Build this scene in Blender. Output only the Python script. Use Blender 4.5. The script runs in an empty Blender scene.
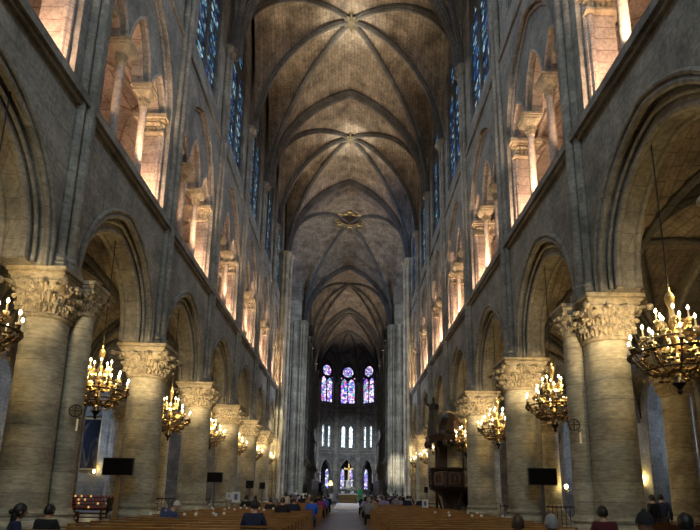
import bpy, bmesh, math, random
from math import sin, cos, pi, radians, sqrt, atan2
from mathutils import Vector, Matrix
from mathutils.geometry import tessellate_polygon
random.seed(7)
SC = bpy.context.scene
COL = SC.collection

# ------------------------------------------------------------------ camera, world, main lights, exposure
W = 6.74; D1 = 11.78; B = 6.09; SH = 0.077; HC = 6.28; ZS = 24.4; HK = 33.3
XW = 6.3                                  # inner face of the nave walls
def yy(x, y): return y + x * SH           # the plan of the church is slightly skewed
def PY(k): return D1 + (k - 1) * B        # pier k of the nave (1 = nearest in the picture)

cam_d = bpy.data.cameras.new('camera'); cam = bpy.data.objects.new('camera', cam_d); COL.objects.link(cam)
f_px, pit, yaw, roll = 520.0, 0.2098, 0.0015, 0.0164
fwd = Vector((sin(yaw) * cos(pit), cos(yaw) * cos(pit), sin(pit)))
rt = Vector((cos(yaw), -sin(yaw), 0)); up = rt.cross(fwd)
r2 = cos(roll) * rt + sin(roll) * up; u2 = -sin(roll) * rt + cos(roll) * up
M = Matrix.Identity(4)
for i in range(3):
    M[i][0] = r2[i]; M[i][1] = u2[i]; M[i][2] = -fwd[i]
M[0][3], M[1][3], M[2][3] = 0.27, 0.0, 1.5
cam.matrix_world = M
cam_d.sensor_width = 36; cam_d.lens = f_px / 700 * 36; cam_d.shift_y = (383.3 - 265) / 700
cam_d.clip_start = 0.05; cam_d.clip_end = 400
SC.camera = cam

wld = bpy.data.worlds.new('sky'); SC.world = wld; wld.use_nodes = True
wb = wld.node_tree.nodes['Background']; wb.inputs[0].default_value = (0.35, 0.5, 0.8, 1); wb.inputs[1].default_value = 0.004
SC.view_settings.view_transform = 'Standard'; SC.view_settings.look = 'None'
SC.view_settings.gamma = 1; SC.view_settings.use_curve_mapping = False
SC.view_settings.exposure = 0.36

def area(name, loc, aim, sx, sy, power, color):
    d = bpy.data.lights.new(name, 'AREA'); d.shape = 'RECTANGLE'; d.size = sx; d.size_y = sy; d.energy = power; d.color = color
    o = bpy.data.objects.new(name, d); COL.objects.link(o); o.location = loc
    o.rotation_euler = (Vector(aim) - Vector(loc)).to_track_quat('-Z', 'Y').to_euler(); return o
def spot(name, loc, aim, deg, power, color, blend=0.9, rad=0.08):
    d = bpy.data.lights.new(name, 'SPOT'); d.spot_size = radians(deg); d.spot_blend = blend; d.energy = power; d.color = color
    d.shadow_soft_size = rad
    o = bpy.data.objects.new(name, d); COL.objects.link(o); o.location = loc
    o.rotation_euler = (Vector(aim) - Vector(loc)).to_track_quat('-Z', 'Y').to_euler(); return o
def point(name, loc, power, color, rad=0.05):
    d = bpy.data.lights.new(name, 'POINT'); d.energy = power; d.color = color; d.shadow_soft_size = rad
    o = bpy.data.objects.new(name, d); COL.objects.link(o); o.location = loc; return o
COOL = (0.62, 0.76, 1.0); WARM = (1.0, 0.74, 0.42); PINK = (1.0, 0.63, 0.41)
# daylight entering by the west rose behind the viewer and by the transept roses
area('west_rose_daylight', (0, -8.6, 19), (0, 60, 12), 9, 9, 1500, (0.76, 0.90, 0.96))
area('north_rose_daylight', (-23.0, 56, 20), (4, 58, 12), 9, 9, 2600, (0.55, 0.68, 1.0))
area('south_rose_daylight', (23.0, 60, 20), (-4, 58, 12), 9, 9, 2600, (0.62, 0.74, 1.0))
# spotlights standing on the clerestory ledges and aimed at the vault
for y1 in (PY(0), PY(2), PY(4), PY(6)):
    for s in (-1, 1):
        spot('vault_spotlight', (s * 5.7, yy(s * 5.7, y1 - 1.5), 19.3), (0, y1, 33.5), 20, 6500, (1.0, 0.88, 0.68))
        spot('vault_floodlight', (s * 5.6, yy(s * 5.6, y1 + 2.0), 19.3), (-s * 0.6, y1 - .5, 32.5), 62, 2300, (1.0, 0.84, 0.58))
# unseen spots added to brighten the choir vault, colder ones for the apse
for y1 in (75.0, 84.0, 92.0):
    for s in (-1, 1):
        spot('choir_vault_fill_spot', (s * 5.0, yy(s * 5.0, y1 - 4), 19.3), (0, y1 + 1, 33.5), 70, 1700, (1.0, 0.80, 0.62))
spot('apse_key_fill_spot', (0, 95, 24), (0, 101, 34), 50, 700, (1.0, 0.85, 0.65))  # added in mid-air to lift the apse key
for s in (-1, 1):
    spot('apse_fill_spot', (s * 5.0, 88, 13), (-s * 1.5, 108, 6.5), 66, 3000, (0.66, 0.76, 1.0))  # added cool fill for the apse wall, no fitting modelled
    spot('crossing_daylight', (-s * 14, 58, 22), (s * 6.5, 50, 8), 60, 11000, (0.78, 0.83, 1.0), rad=1.0)
    spot('east_crossing_daylight', (-s * 14, 58, 22), (s * 6.5, 68, 10), 50, 4500, (0.66, 0.78, 1.0), rad=1.0)
for k in range(-1, 7):
    for s in (-1, 1):
        spot('clerestory_daylight', (s * 5.7, PY(k + .5), 26.5), (-s * 6.3, PY(k + .5), 17.5), 72, 1050, (0.48, 0.72, 1.0), .9, .5)
point('clerestory_daylight', (5.6, 43.5, 26.5), 160, (0.25, 0.5, 1.0), 0.3)
for s in (-1, 1): spot('crossing_vault_fill_spot', (s * 4.6, 50.5, 20), (-s * .5, 59, 33.5), 70, 1700, (1.0, 0.86, 0.62), .9, .1)  # unseen pair added to warm and brighten the crossing vault
spot('pillar_patch_spot', (-3, 44, 16), (6.4, 67.6, 5.0), 9, 42000, (1.0, 0.97, 0.9), 1.0, .1)  # added spot inside the nave, makes the white patch on the pillar
spot('pillar_patch_spot', (3, 40, 14), (-6.6, 46.6, 7.5), 14, 7000, (1.0, 0.88, 0.62), .8, .1)  # added spot inside the nave, makes the warm patch on the left pillar
spot('altar_spotlight', (3.5, 50, 15), (.35, 53.5, .4), 24, 2600, (1.0, 0.97, 0.92), .7, .1)
spot('cross_spotlight', (-3, 92, 10), (.45, 98, 4.5), 40, 1500, (1.0, 0.93, 0.8), .7, .1)
# ------------------------------------------------------------------ materials
def mat(name, col, rough=0.7, metal=0.0, emit=None, es=1.0):
    m = bpy.data.materials.new(name); m.use_nodes = True
    b = m.node_tree.nodes['Principled BSDF']; b.inputs['Base Color'].default_value = (*col, 1)
    b.inputs['Roughness'].default_value = rough; b.inputs['Metallic'].default_value = metal
    if emit:
        b.inputs['Emission Color'].default_value = (*emit, 1); b.inputs['Emission Strength'].default_value = es
    return m
def stone(name, c1, c2, mortar, bw=0.9, bh=0.42, mode='wall', stain=0.5, bump=0.35, strata=1.0):
    m = bpy.data.materials.new(name); m.use_nodes = True; nt = m.node_tree; N = nt.nodes; L = nt.links
    b = N['Principled BSDF']; b.inputs['Roughness'].default_value = 0.85
    g = N.new('ShaderNodeNewGeometry'); sp = N.new('ShaderNodeSeparateXYZ'); L.new(g.outputs['Position'], sp.inputs[0])
    cb = N.new('ShaderNodeCombineXYZ')
    if mode == 'wall':
        ad = N.new('ShaderNodeMath'); ad.operation = 'ADD'; L.new(sp.outputs[0], ad.inputs[0]); L.new(sp.outputs[1], ad.inputs[1])
        L.new(ad.outputs[0], cb.inputs[0]); L.new(sp.outputs[2], cb.inputs[1])
    else:
        L.new(sp.outputs[1], cb.inputs[0]); L.new(sp.outputs[0], cb.inputs[1])
        if mode == 'floor':
            cb = N.new('ShaderNodeCombineXYZ'); L.new(sp.outputs[0], cb.inputs[0]); L.new(sp.outputs[1], cb.inputs[1])
    br = N.new('ShaderNodeTexBrick'); L.new(cb.outputs[0], br.inputs['Vector'])
    br.inputs['Scale'].default_value = 1; br.inputs['Brick Width'].default_value = bw; br.inputs['Row Height'].default_value = bh
    br.inputs['Mortar Size'].default_value = 0.012; br.inputs['Mortar Smooth'].default_value = 0.3
    br.inputs['Color1'].default_value = (*c1, 1); br.inputs['Color2'].default_value = (*c2, 1); br.inputs['Mortar'].default_value = (*mortar, 1)
    n1 = N.new('ShaderNodeTexNoise'); L.new(g.outputs['Position'], n1.inputs['Vector']); n1.inputs['Scale'].default_value = 0.9
    n1.inputs['Detail'].default_value = 8; n1.inputs['Roughness'].default_value = 0.68
    mr = N.new('ShaderNodeMapRange'); L.new(n1.outputs[0], mr.inputs[0]); mr.inputs[1].default_value = 0.32; mr.inputs[2].default_value = 0.72
    mr.inputs[3].default_value = 1 - stain; mr.inputs[4].default_value = 1.2
    n2 = N.new('ShaderNodeTexNoise'); mp2 = N.new('ShaderNodeMapping'); L.new(g.outputs['Position'], mp2.inputs[0]); mp2.inputs['Scale'].default_value = (1 / strata, 1 / strata, strata); L.new(mp2.outputs[0], n2.inputs['Vector']); n2.inputs['Scale'].default_value = 9
    n2.inputs['Detail'].default_value = 6; n2.inputs['Roughness'].default_value = 0.7
    mr2 = N.new('ShaderNodeMapRange'); L.new(n2.outputs[0], mr2.inputs[0]); mr2.inputs[1].default_value = 0.3; mr2.inputs[2].default_value = 0.7
    mr2.inputs[3].default_value = 0.6; mr2.inputs[4].default_value = 1.35
    mu = N.new('ShaderNodeMath'); mu.operation = 'MULTIPLY'; L.new(mr.outputs[0], mu.inputs[0]); L.new(mr2.outputs[0], mu.inputs[1])
    mx = N.new('ShaderNodeMix'); mx.data_type = 'RGBA'; mx.blend_type = 'MULTIPLY'; mx.inputs[0].default_value = 1
    L.new(br.outputs['Color'], mx.inputs[6]); L.new(mu.outputs[0], mx.inputs[7]); L.new(mx.outputs[2], b.inputs['Base Color'])
    bp = N.new('ShaderNodeBump'); bp.inputs['Strength'].default_value = bump; bp.inputs['Distance'].default_value = 0.04
    su = N.new('ShaderNodeMath'); su.operation = 'SUBTRACT'; L.new(n2.outputs[0], su.inputs[0]); L.new(br.outputs['Fac'], su.inputs[1])
    L.new(su.outputs[0], bp.inputs['Height']); L.new(bp.outputs[0], b.inputs['Normal'])
    return m
def wood(name, c1, c2, rough=0.45, scale=3.0):
    m = bpy.data.materials.new(name); m.use_nodes = True; nt = m.node_tree; N = nt.nodes; L = nt.links
    b = N['Principled BSDF']; b.inputs['Roughness'].default_value = rough
    g = N.new('ShaderNodeNewGeometry'); mp = N.new('ShaderNodeMapping'); L.new(g.outputs['Position'], mp.inputs[0])
    mp.inputs['Scale'].default_value = (1.0, 9, 9)
    n = N.new('ShaderNodeTexNoise'); L.new(mp.outputs[0], n.inputs['Vector']); n.inputs['Scale'].default_value = scale; n.inputs['Detail'].default_value = 6
    r = N.new('ShaderNodeValToRGB'); L.new(n.outputs[0], r.inputs[0])
    r.color_ramp.elements[0].position = 0.35; r.color_ramp.elements[1].position = 0.68
    r.color_ramp.elements[0].color = (*c1, 1); r.color_ramp.elements[1].color = (*c2, 1); L.new(r.outputs[0], b.inputs['Base Color'])
    bp = N.new('ShaderNodeBump'); bp.inputs['Strength'].default_value = 0.15; L.new(n.outputs[0], bp.inputs['Height']); L.new(bp.outputs[0], b.inputs['Normal'])
    return m
def glass(name, cols, strength, scale=(2.6, 2.6, 3.2), dark=0.5):
    """stained glass lit by the day outside: leaded cells in several colours"""
    m = bpy.data.materials.new(name); m.use_nodes = True; nt = m.node_tree; N = nt.nodes; L = nt.links
    b = N['Principled BSDF']; b.inputs['Roughness'].default_value = 0.25; b.inputs['Base Color'].default_value = (0.01, 0.012, 0.02, 1)
    g = N.new('ShaderNodeNewGeometry'); mp = N.new('ShaderNodeMapping'); L.new(g.outputs['Position'], mp.inputs[0]); mp.inputs['Scale'].default_value = scale
    v = N.new('ShaderNodeTexVoronoi'); L.new(mp.outputs[0], v.inputs['Vector']); v.inputs['Scale'].default_value = 1.0
    e = N.new('ShaderNodeTexVoronoi'); e.feature = 'DISTANCE_TO_EDGE'; L.new(mp.outputs[0], e.inputs['Vector']); e.inputs['Scale'].default_value = 1.0
    s = N.new('ShaderNodeSeparateColor'); L.new(v.outputs['Color'], s.inputs[0])
    r = N.new('ShaderNodeValToRGB'); r.color_ramp.interpolation = 'CONSTANT'; L.new(s.outputs[0], r.inputs[0])
    els = r.color_ramp.elements; els[0].color = (*cols[0], 1); els[1].position = 1 / len(cols); els[1].color = (*cols[1], 1)
    for i in range(2, len(cols)):
        q = els.new(i / len(cols)); q.color = (*cols[i], 1)
    gt = N.new('ShaderNodeMath'); gt.operation = 'GREATER_THAN'; gt.inputs[1].default_value = 0.05; L.new(e.outputs['Distance'], gt.inputs[0])
    br = N.new('ShaderNodeMapRange'); L.new(s.outputs[1], br.inputs[0]); br.inputs[3].default_value = 1 - dark; br.inputs[4].default_value = 1.5
    m1 = N.new('ShaderNodeMath'); m1.operation = 'MULTIPLY'; L.new(gt.outputs[0], m1.inputs[0]); L.new(br.outputs[0], m1.inputs[1])
    m2 = N.new('ShaderNodeMath'); m2.operation = 'MULTIPLY'; L.new(m1.outputs[0], m2.inputs[0]); m2.inputs[1].default_value = strength
    L.new(r.outputs[0], b.inputs['Emission Color']); L.new(m2.outputs[0], b.inputs['Emission Strength'])
    return m
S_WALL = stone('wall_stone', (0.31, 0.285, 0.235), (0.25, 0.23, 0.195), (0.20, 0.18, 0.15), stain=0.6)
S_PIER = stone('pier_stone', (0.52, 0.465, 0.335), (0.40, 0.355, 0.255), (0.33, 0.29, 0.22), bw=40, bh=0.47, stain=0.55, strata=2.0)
S_TRIB = stone('gallery_stone', (0.47, 0.38, 0.31), (0.38, 0.30, 0.25), (0.2, 0.15, 0.12), bw=2.0, bh=0.36, stain=0.35)
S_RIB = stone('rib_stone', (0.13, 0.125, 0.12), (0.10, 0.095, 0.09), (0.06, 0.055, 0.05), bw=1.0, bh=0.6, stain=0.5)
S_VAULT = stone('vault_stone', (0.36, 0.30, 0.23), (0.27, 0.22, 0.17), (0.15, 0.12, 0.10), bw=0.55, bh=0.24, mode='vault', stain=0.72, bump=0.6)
S_CAP = stone('carved_stone', (0.46, 0.385, 0.265), (0.40, 0.33, 0.22), (0.3, 0.26, 0.2), bw=6, bh=6, stain=0.5, bump=0.8)
S_FLOOR = stone('floor_stone', (0.22, 0.22, 0.23), (0.12, 0.12, 0.13), (0.07, 0.07, 0.07), bw=0.6, bh=0.6, mode='floor', stain=0.4, bump=0.1)
S_FLOOR.node_tree.nodes['Principled BSDF'].inputs['Roughness'].default_value = 0.35
IRON = mat('dark_iron', (0.03, 0.028, 0.025), 0.5, 0.6)
GOLD = mat('gilt_brass', (0.42, 0.31, 0.15), 0.42, 0.9)
BRONZE = mat('dark_bronze', (0.13, 0.09, 0.045), 0.42, 1.0)
BOSS = mat('boss_gilding', (0.12, 0.10, 0.055), 0.6, 0.1)
BULB = mat('candle_bulb', (1, 0.9, 0.7), 0.4, 0, (1.0, 0.82, 0.5), 14); BULB.cycles.emission_sampling = 'NONE'
WAX = mat('candle_wax', (0.8, 0.72, 0.5), 0.5, 0, (1.0, 0.6, 0.25), 0.12); WAX.cycles.emission_sampling = 'NONE'
PEW = wood('pew_wood', (0.17, 0.072, 0.02), (0.46, 0.22, 0.06), 0.35)
DPEW = wood('dark_shaded_wood', (0.09, 0.035, 0.016), (0.17, 0.07, 0.03))  # dark bench and carving wood; on the pews it paints in shade
OAK = wood('dark_oak', (0.02, 0.011, 0.007), (0.06, 0.032, 0.018), 0.35)
SCREEN = mat('screen_black', (0.005, 0.005, 0.006), 0.25)
STEEL = mat('grey_metal', (0.18, 0.19, 0.2), 0.4, 0.6)
PAPER = mat('white_paper', (0.75, 0.75, 0.72), 0.6)
MARBLE = mat('white_marble', (0.72, 0.72, 0.74), 0.4)
GREEN = mat('green_leaves', (0.05, 0.22, 0.07), 0.6)
GLASS_N = glass('nave_glass', [(0.01, 0.03, 0.12), (0.03, 0.16, 0.5), (0.15, 0.5, 0.75), (0.02, 0.08, 0.3), (0.55, 0.78, 0.85), (0.01, 0.05, 0.08), (0.01, 0.02, 0.1), (0.25, 0.5, 0.6)], 0.45, (4.2, 4.2, 4.6), 0.7)
GLASS_A = glass('apse_glass', [(0.5, 0.35, 0.95), (0.12, 0.1, 0.75), (0.9, 0.85, 1.0), (0.65, 0.15, 0.45), (0.3, 0.3, 0.95), (0.85, 0.6, 0.95), (0.1, 0.35, 0.4), (0.7, 0.65, 1.0)], 1.5, (2.6, 2.6, 2.2), 0.6)
GLASS_W = glass('pale_glass', [(0.75, 0.88, 1), (0.55, 0.72, 0.95), (0.9, 0.95, 1.0), (0.65, 0.85, 0.9)], 1.6, (2.5, 2.5, 2.5), 0.3)
GLASS_D = glass('ambulatory_glass', [(0.5, 0.6, 0.95), (0.2, 0.2, 0.8), (0.9, 0.95, 1.0), (0.6, 0.4, 0.8)], 1.1, (3, 3, 3), 0.6)
GLASS_B = glass('blue_glass', [(0.02, 0.1, 0.6), (0.1, 0.3, 0.9), (0.4, 0.6, 1.0), (0.02, 0.04, 0.3)], 0.9)

# ------------------------------------------------------------------ mesh helpers
class MB:
    def __init__(s): s.v = []; s.f = []
    def add(s, vs, fs):
        o = len(s.v); s.v += [tuple(v) for v in vs]; s.f += [tuple(i + o for i in f) for f in fs]; return s
    def box(s, x0, x1, y0, y1, z0, z1):
        return s.add([(x0, y0, z0), (x1, y0, z0), (x1, y1, z0), (x0, y1, z0), (x0, y0, z1), (x1, y0, z1), (x1, y1, z1), (x0, y1, z1)],
                     [(0, 3, 2, 1), (4, 5, 6, 7), (0, 1, 5, 4), (1, 2, 6, 5), (2, 3, 7, 6), (3, 0, 4, 7)])
    def lathe(s, prof, cx=0, cy=0, n=24, z=0, sq=0):
        """prof: (r, z[, squareness]); squareness blends the ring from a circle to a square"""
        vs = []; fs = []
        for p in prof:
            q = p[2] if len(p) > 2 else sq
            for i in range(n):
                a = 2 * pi * (i + 0.5) / n; c, d = cos(a), sin(a)
                k = (1 - q) + q / max(abs(c), abs(d))
                vs.append((cx + p[0] * c * k, cy + p[0] * d * k, z + p[1]))
        m = len(prof)
        for j in range(m - 1):
            for i in range(n):
                fs.append((j * n + i, j * n + (i + 1) % n, (j + 1) * n + (i + 1) % n, (j + 1) * n + i))
        fs.append(tuple(range(n - 1, -1, -1))); fs.append(tuple((m - 1) * n + i for i in range(n)))
        return s.add(vs, fs)
    def tube(s, path, r, n=8, closed=False):
        P = [Vector(p) for p in path]; m = len(P); vs = []; fs = []
        R = r if isinstance(r, (list, tuple)) else [r] * m
        ref = None
        for i in range(m):
            if closed: t = P[(i + 1) % m] - P[i - 1]
            else: t = P[min(i + 1, m - 1)] - P[max(i - 1, 0)]
            t.normalize()
            if ref is None: ref = t.orthogonal().normalized()
            a = (ref - t * ref.dot(t)); a = a.normalized() if a.length > 1e-6 else t.orthogonal().normalized(); ref = a; b = t.cross(a)
            for j in range(n):
                g = 2 * pi * j / n; vs.append(P[i] + (a * cos(g) + b * sin(g)) * R[i])
        for i in range(m if closed else m - 1):
            for j in range(n):
                k = (i + 1) % m; fs.append((i * n + j, i * n + (j + 1) % n, k * n + (j + 1) % n, k * n + j))
        if not closed:
            fs.append(tuple(range(n - 1, -1, -1))); fs.append(tuple((m - 1) * n + j for j in range(n)))
        return s.add(vs, fs)
    def sweep(s, path, bn, prof):
        """prof: closed list (a along bn, b along the in-plane inward normal)"""
        P = [Vector(p) for p in path]; m = len(P); n = len(prof); bn = Vector(bn).normalized(); vs = []; fs = []
        for i in range(m):
            t = (P[min(i + 1, m - 1)] - P[max(i - 1, 0)]).normalized(); nn = t.cross(bn).normalized()
            if i == 0: sg = 1
            for a, b in prof: vs.append(P[i] + bn * a + nn * b)
        for i in range(m - 1):
            for j in range(n): fs.append((i * n + j, i * n + (j + 1) % n, (i + 1) * n + (j + 1) % n, (i + 1) * n + j))
        fs.append(tuple(range(n - 1, -1, -1))); fs.append(tuple((m - 1) * n + j for j in range(n)))
        return s.add(vs, fs)
    def ball(s, c, r, n=8, m=6, sc=(1, 1, 1)):
        vs = []; fs = []
        for j in range(m + 1):
            p = pi * j / m
            for i in range(n):
                a = 2 * pi * i / n
                vs.append((c[0] + r * sc[0] * sin(p) * cos(a), c[1] + r * sc[1] * sin(p) * sin(a), c[2] + r * sc[2] * cos(p)))
        for j in range(m):
            for i in range(n): fs.append((j * n + i, (j + 1) * n + i, (j + 1) * n + (i + 1) % n, j * n + (i + 1) % n))
        return s.add(vs, fs)
    def panel(s, outer, holes, d0, d1, fmap):
        loops = [outer] + holes
        pts = [Vector((p[0], p[1], 0)) for l in loops for p in l]
        tris = tessellate_polygon([[Vector((p[0], p[1], 0)) for p in l] for l in loops])
        n = len(pts)
        vs = [fmap(p.x, p.y, d0) for p in pts] + [fmap(p.x, p.y, d1) for p in pts]; fs = []
        for t in tris: fs.append(tuple(t)); fs.append(tuple(n + i for i in reversed(t)))
        o = 0
        for l in loops:
            m = len(l)
            for i in range(m): fs.append((o + i, o + (i + 1) % m, n + o + (i + 1) % m, n + o + i))
            o += m
        return s.add(vs, fs)
    def shear(s): s.v = [(x, yy(x, y), z) for x, y, z in s.v]; return s
    def mesh(s, name, smooth=False, angle=None):
        me = bpy.data.meshes.new(name); me.from_pydata(s.v, [], s.f)
        bm = bmesh.new(); bm.from_mesh(me)
        bmesh.ops.remove_doubles(bm, verts=bm.verts, dist=1e-5)
        bmesh.ops.recalc_face_normals(bm, faces=bm.faces); bm.to_mesh(me); bm.free()
        if smooth:
            me.polygons.foreach_set('use_smooth', [True] * len(me.polygons))
            try: me.set_sharp_from_angle(angle=radians(angle or 40))
            except Exception: pass
        me.update(); return me

def link(name, me, m=None, parent=None, loc=None, rot=None, scale=None):
    o = bpy.data.objects.new(name, me); COL.objects.link(o)
    if m is not None and me is not None and not me.materials: me.materials.append(m)
    if m is not None and me is not None and me.materials[0] is not m:
        o.material_slots[0].link = 'OBJECT'; o.material_slots[0].material = m
    if parent is not None: o.parent = parent
    if loc is not None: o.location = loc
    if rot is not None: o.rotation_euler = rot
    if scale is not None: o.scale = scale
    return o
def part(name, mb, m, parent=None, smooth=False, loc=None, angle=None, rot=None):
    return link(name, mb.mesh(name, smooth, angle), m, parent, loc, rot)
def struct(name, mb, m, parent=None, smooth=False, angle=None):
    o = part(name, mb.shear(), m, parent, smooth, angle=angle)
    if parent is None: o['kind'] = 'structure'
    return o
def thing(name, label, cat, loc=(0, 0, 0), rz=0, group=None):
    o = bpy.data.objects.new(name, None); COL.objects.link(o); o.location = loc; o.rotation_euler = (0, 0, rz)
    o.empty_display_size = 0.2
    o['label'] = label; o['category'] = cat
    if 'pillar' in name or 'column' in name: o['kind'] = 'thing'
    if group: o['group'] = group
    return o
def tag(o, label, cat, group=None, kind=None):
    o['label'] = label; o['category'] = cat
    if group: o['group'] = group
    if kind: o['kind'] = kind
    return o
def dup(root, loc=None, rz=None, label=None, group=None, parent=None):
    r = root.copy(); COL.objects.link(r)
    if parent is not None: r.parent = parent
    if loc is not None: r.location = loc
    if rz is not None: r.rotation_euler = (0, 0, rz)
    if label: r['label'] = label
    if group: r['group'] = group
    for ch in list(root.children): dup(ch, parent=r)
    return r
def arch(hw, zs, za, n=14, cx=0.0):
    """points of a pointed arch from (-hw, zs) over the apex to (hw, zs)"""
    h = za - zs; R = (hw * hw + h * h) / (2 * hw); c = hw - R; a1 = atan2(h, -c) if True else 0
    right = [(c + R * cos(a1 * i / n), zs + R * sin(a1 * i / n)) for i in range(n + 1)]
    left = [(-x, z) for x, z in right]
    return [(cx + x, z) for x, z in left] + [(cx + x, z) for x, z in reversed(right[:-1])]
ORD = ['nearest', 'second', 'third', 'fourth', 'fifth', 'sixth', 'seventh', 'eighth', 'ninth', 'tenth']
SIDE = {-1: 'left', 1: 'right'}

# ------------------------------------------------------------------ floor and walls
fl = MB(); fl.box(-25, 25, -10, 118, -0.2, 0); struct('floor', fl, S_FLOOR)

def capital_mesh(r, R, h, z0, nl=8, seed=1):
    """leafy capital: bell widening from round r to square R, curling leaves in two tiers"""
    b = MB(); b.lathe([(r, 0), (r * 1.1, 0.03), (r * 1.12, 0.07), (r * 1.04, 0.1), (r * 1.0, 0.14, 0), (r * 1.02, h * 0.4, 0.1), (r * 1.1, h * 0.65, 0.35), (R * 0.93, h * 0.92, 0.9), (R * 0.93, h, 1.0)], n=40, z=z0)
    l = MB(); rnd = random.Random(seed); nl = 12
    for tier, (zb_, zt_, o_) in enumerate(((.12, .40, .26), (.30, .66, .36), (.52, .92, .48))):
        for i in range(nl):
            a = 2 * pi * (i + (0.5 if tier == 1 else 0)) / nl + pi / 4
            corner = tier == 2 and i % 3 == 0
            zt = h * zt_; zb = h * zb_; out = r * (.95 if corner else o_)
            prof = []
            for t in (0, .2, .4, .6, .8, .92, 1.0): prof.append((r * 1.04 + out * t ** 1.7, zb + (zt - zb) * sin(t * pi / 2)))
            prof += [(r * 1.05 + out * 1.1, zt - h * 0.035), (r * 1.05 + out * 1.0, zt - h * 0.09)]
            ws = [0.12, .2, .25, .24, .2, .16, .13, .11, .06]; wd = r * 1.05; vs = []; fs = []; m = len(prof)
            for k_, ((rr, zz), w) in enumerate(zip(prof, ws)):
                lob = 1 + .22 * (k_ % 2)
                for j, q in enumerate((-1, -.7, -.3, 0, .3, .7, 1)):
                    bul = (-0.05, 0.09, 0.0, 0.13, 0.0, 0.09, -0.05)[j] * r
                    aa = a + q * w * wd * lob / max(rr, 0.01) * 1.25
                    vs.append(((rr + bul) * cos(aa), (rr + bul) * sin(aa), z0 + zz))
            for k in range(m - 1):
                for j in range(6): fs.append((k * 7 + j, k * 7 + j + 1, (k + 1) * 7 + j + 1, (k + 1) * 7 + j))
            l.add(vs, fs)
            rr = r * 1.05 + out * 1.12; l.ball((rr * cos(a), rr * sin(a), z0 + zt - h * 0.04), r * (.15 if corner else .1), 8, 5)
            for q in (-1, 1):
                aa = a + q * pi / nl * .55; rr2 = r * 1.06 + out * .62; l.ball((rr2 * cos(aa), rr2 * sin(aa), z0 + zt - h * .08), r * .075, 6, 4)
                aa = a + q * pi / nl * .8; rr2 = r * 1.1 + out * .2; l.ball((rr2 * cos(aa), rr2 * sin(aa), z0 + zb + h * .12), r * .06, 6, 4, (1, 1, 1.6))
    return b.mesh('bell', True, 50), l.mesh('leaves', True, 60)
def abacus_mb(R, z0, z1):
    b = MB(); h = z1 - z0
    b.lathe([(R * 0.88, 0, 1), (R * 0.88, h * .22, 1), (R * 0.95, h * .4, 1), (R * 0.95, h * .52, 1), (R * .9, h * .56, 1), (R * .9, h * .62, 1), (R, h * .66, 1), (R, h, 1)], n=4, z=z0)
    return b
CAPB, CAPL = capital_mesh(0.6, 0.80, 0.85, 5.17, 8, 3)
ABM = None
def pier(x, y, label, group='round stone piers', rad=1.0, sc=1.0):
    global ABM
    t = thing('stone_pillar', label, 'column', (x, yy(x, y), 0), 0, group)
    t.scale = (sc, sc, 1)
    if ABM is None:
        ABM = {}
        p = MB(); p.lathe([(0.88, 0, .9), (0.88, .35, .9), (0.83, .38, .8), (.83, .62, .75)], n=32)
        ABM['plinth'] = p.mesh('plinth', False)
        p = MB(); p.lathe([(.80, .62), (.83, .68), (.83, .76), (.76, .83), (.69, .86), (.67, .93), (.70, .97), (.70, 1.02), (.65, 1.07), (.63, 1.1)], n=40)
        ABM['base'] = p.mesh('base', True)
        p = MB(); p.lathe([(.63, 1.1), (.63, 1.6), (.61, 3.5), (.6, 5.17)], n=48); ABM['drum'] = p.mesh('drum', True)
        ABM['ab'] = abacus_mb(0.83, 6.02, HC).mesh('abacus')
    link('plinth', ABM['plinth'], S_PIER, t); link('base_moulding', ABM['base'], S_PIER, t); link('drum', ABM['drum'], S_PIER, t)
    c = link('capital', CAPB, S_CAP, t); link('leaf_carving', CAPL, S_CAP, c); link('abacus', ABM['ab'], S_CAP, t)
    return t
KN = range(0, 8)
for s in (-1, 1):
    for k in range(0, 7):
        pier(-6.61 if s < 0 else (6.55 if k == 1 else 6.46), PY(k), ('%s round stone pier with leafy capital along the %s side of the nave' % (ORD[k - 1] if k > 0 else 'out-of-sight', SIDE[s])), 'round piers of the nave, %s side' % SIDE[s], sc={1: .79 if s < 0 else .84, 2: .97}.get(k, 1.0))
    for k in range(0, 7):
        pier(s * 12.3, PY(k), 'round pier between the two %s side aisles, %s from the viewer' % (SIDE[s], ORD[k]), 'round piers between the %s side aisles' % SIDE[s], sc=.76)
# slender engaged column beside the nearest pier each side
CB2, CL2 = capital_mesh(0.3, 0.42, 0.6, 5.45, 8, 5)
for s in (-1, 1):
    t = thing('engaged_column', 'slender stone column set against the nearest %s pier' % SIDE[s], 'column', (-6.08 if s < 0 else 5.96, yy(s * 6.0, PY(1)) + 0.46, 0), 0, 'slender columns against the nearest piers')
    b = MB(); b.lathe([(.5, 0, .9), (.5, .62, .8), (.46, .66), (.46, .76), (.4, .83), (.36, .9), (.4, .97), (.34, 1.06), (.31, 1.1)], n=28); part('base', b, S_PIER, t, True)
    b = MB(); b.lathe([(.3, 1.1), (.29, 5.45)], n=28); part('shaft', b, S_PIER, t, True); t.scale = (.86, .86, 1)
    c = link('capital', CB2, S_CAP, t); link('leaf_carving', CL2, S_CAP, c)
    part('abacus', abacus_mb(0.46, 6.03, 6.27), S_CAP, t)

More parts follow.
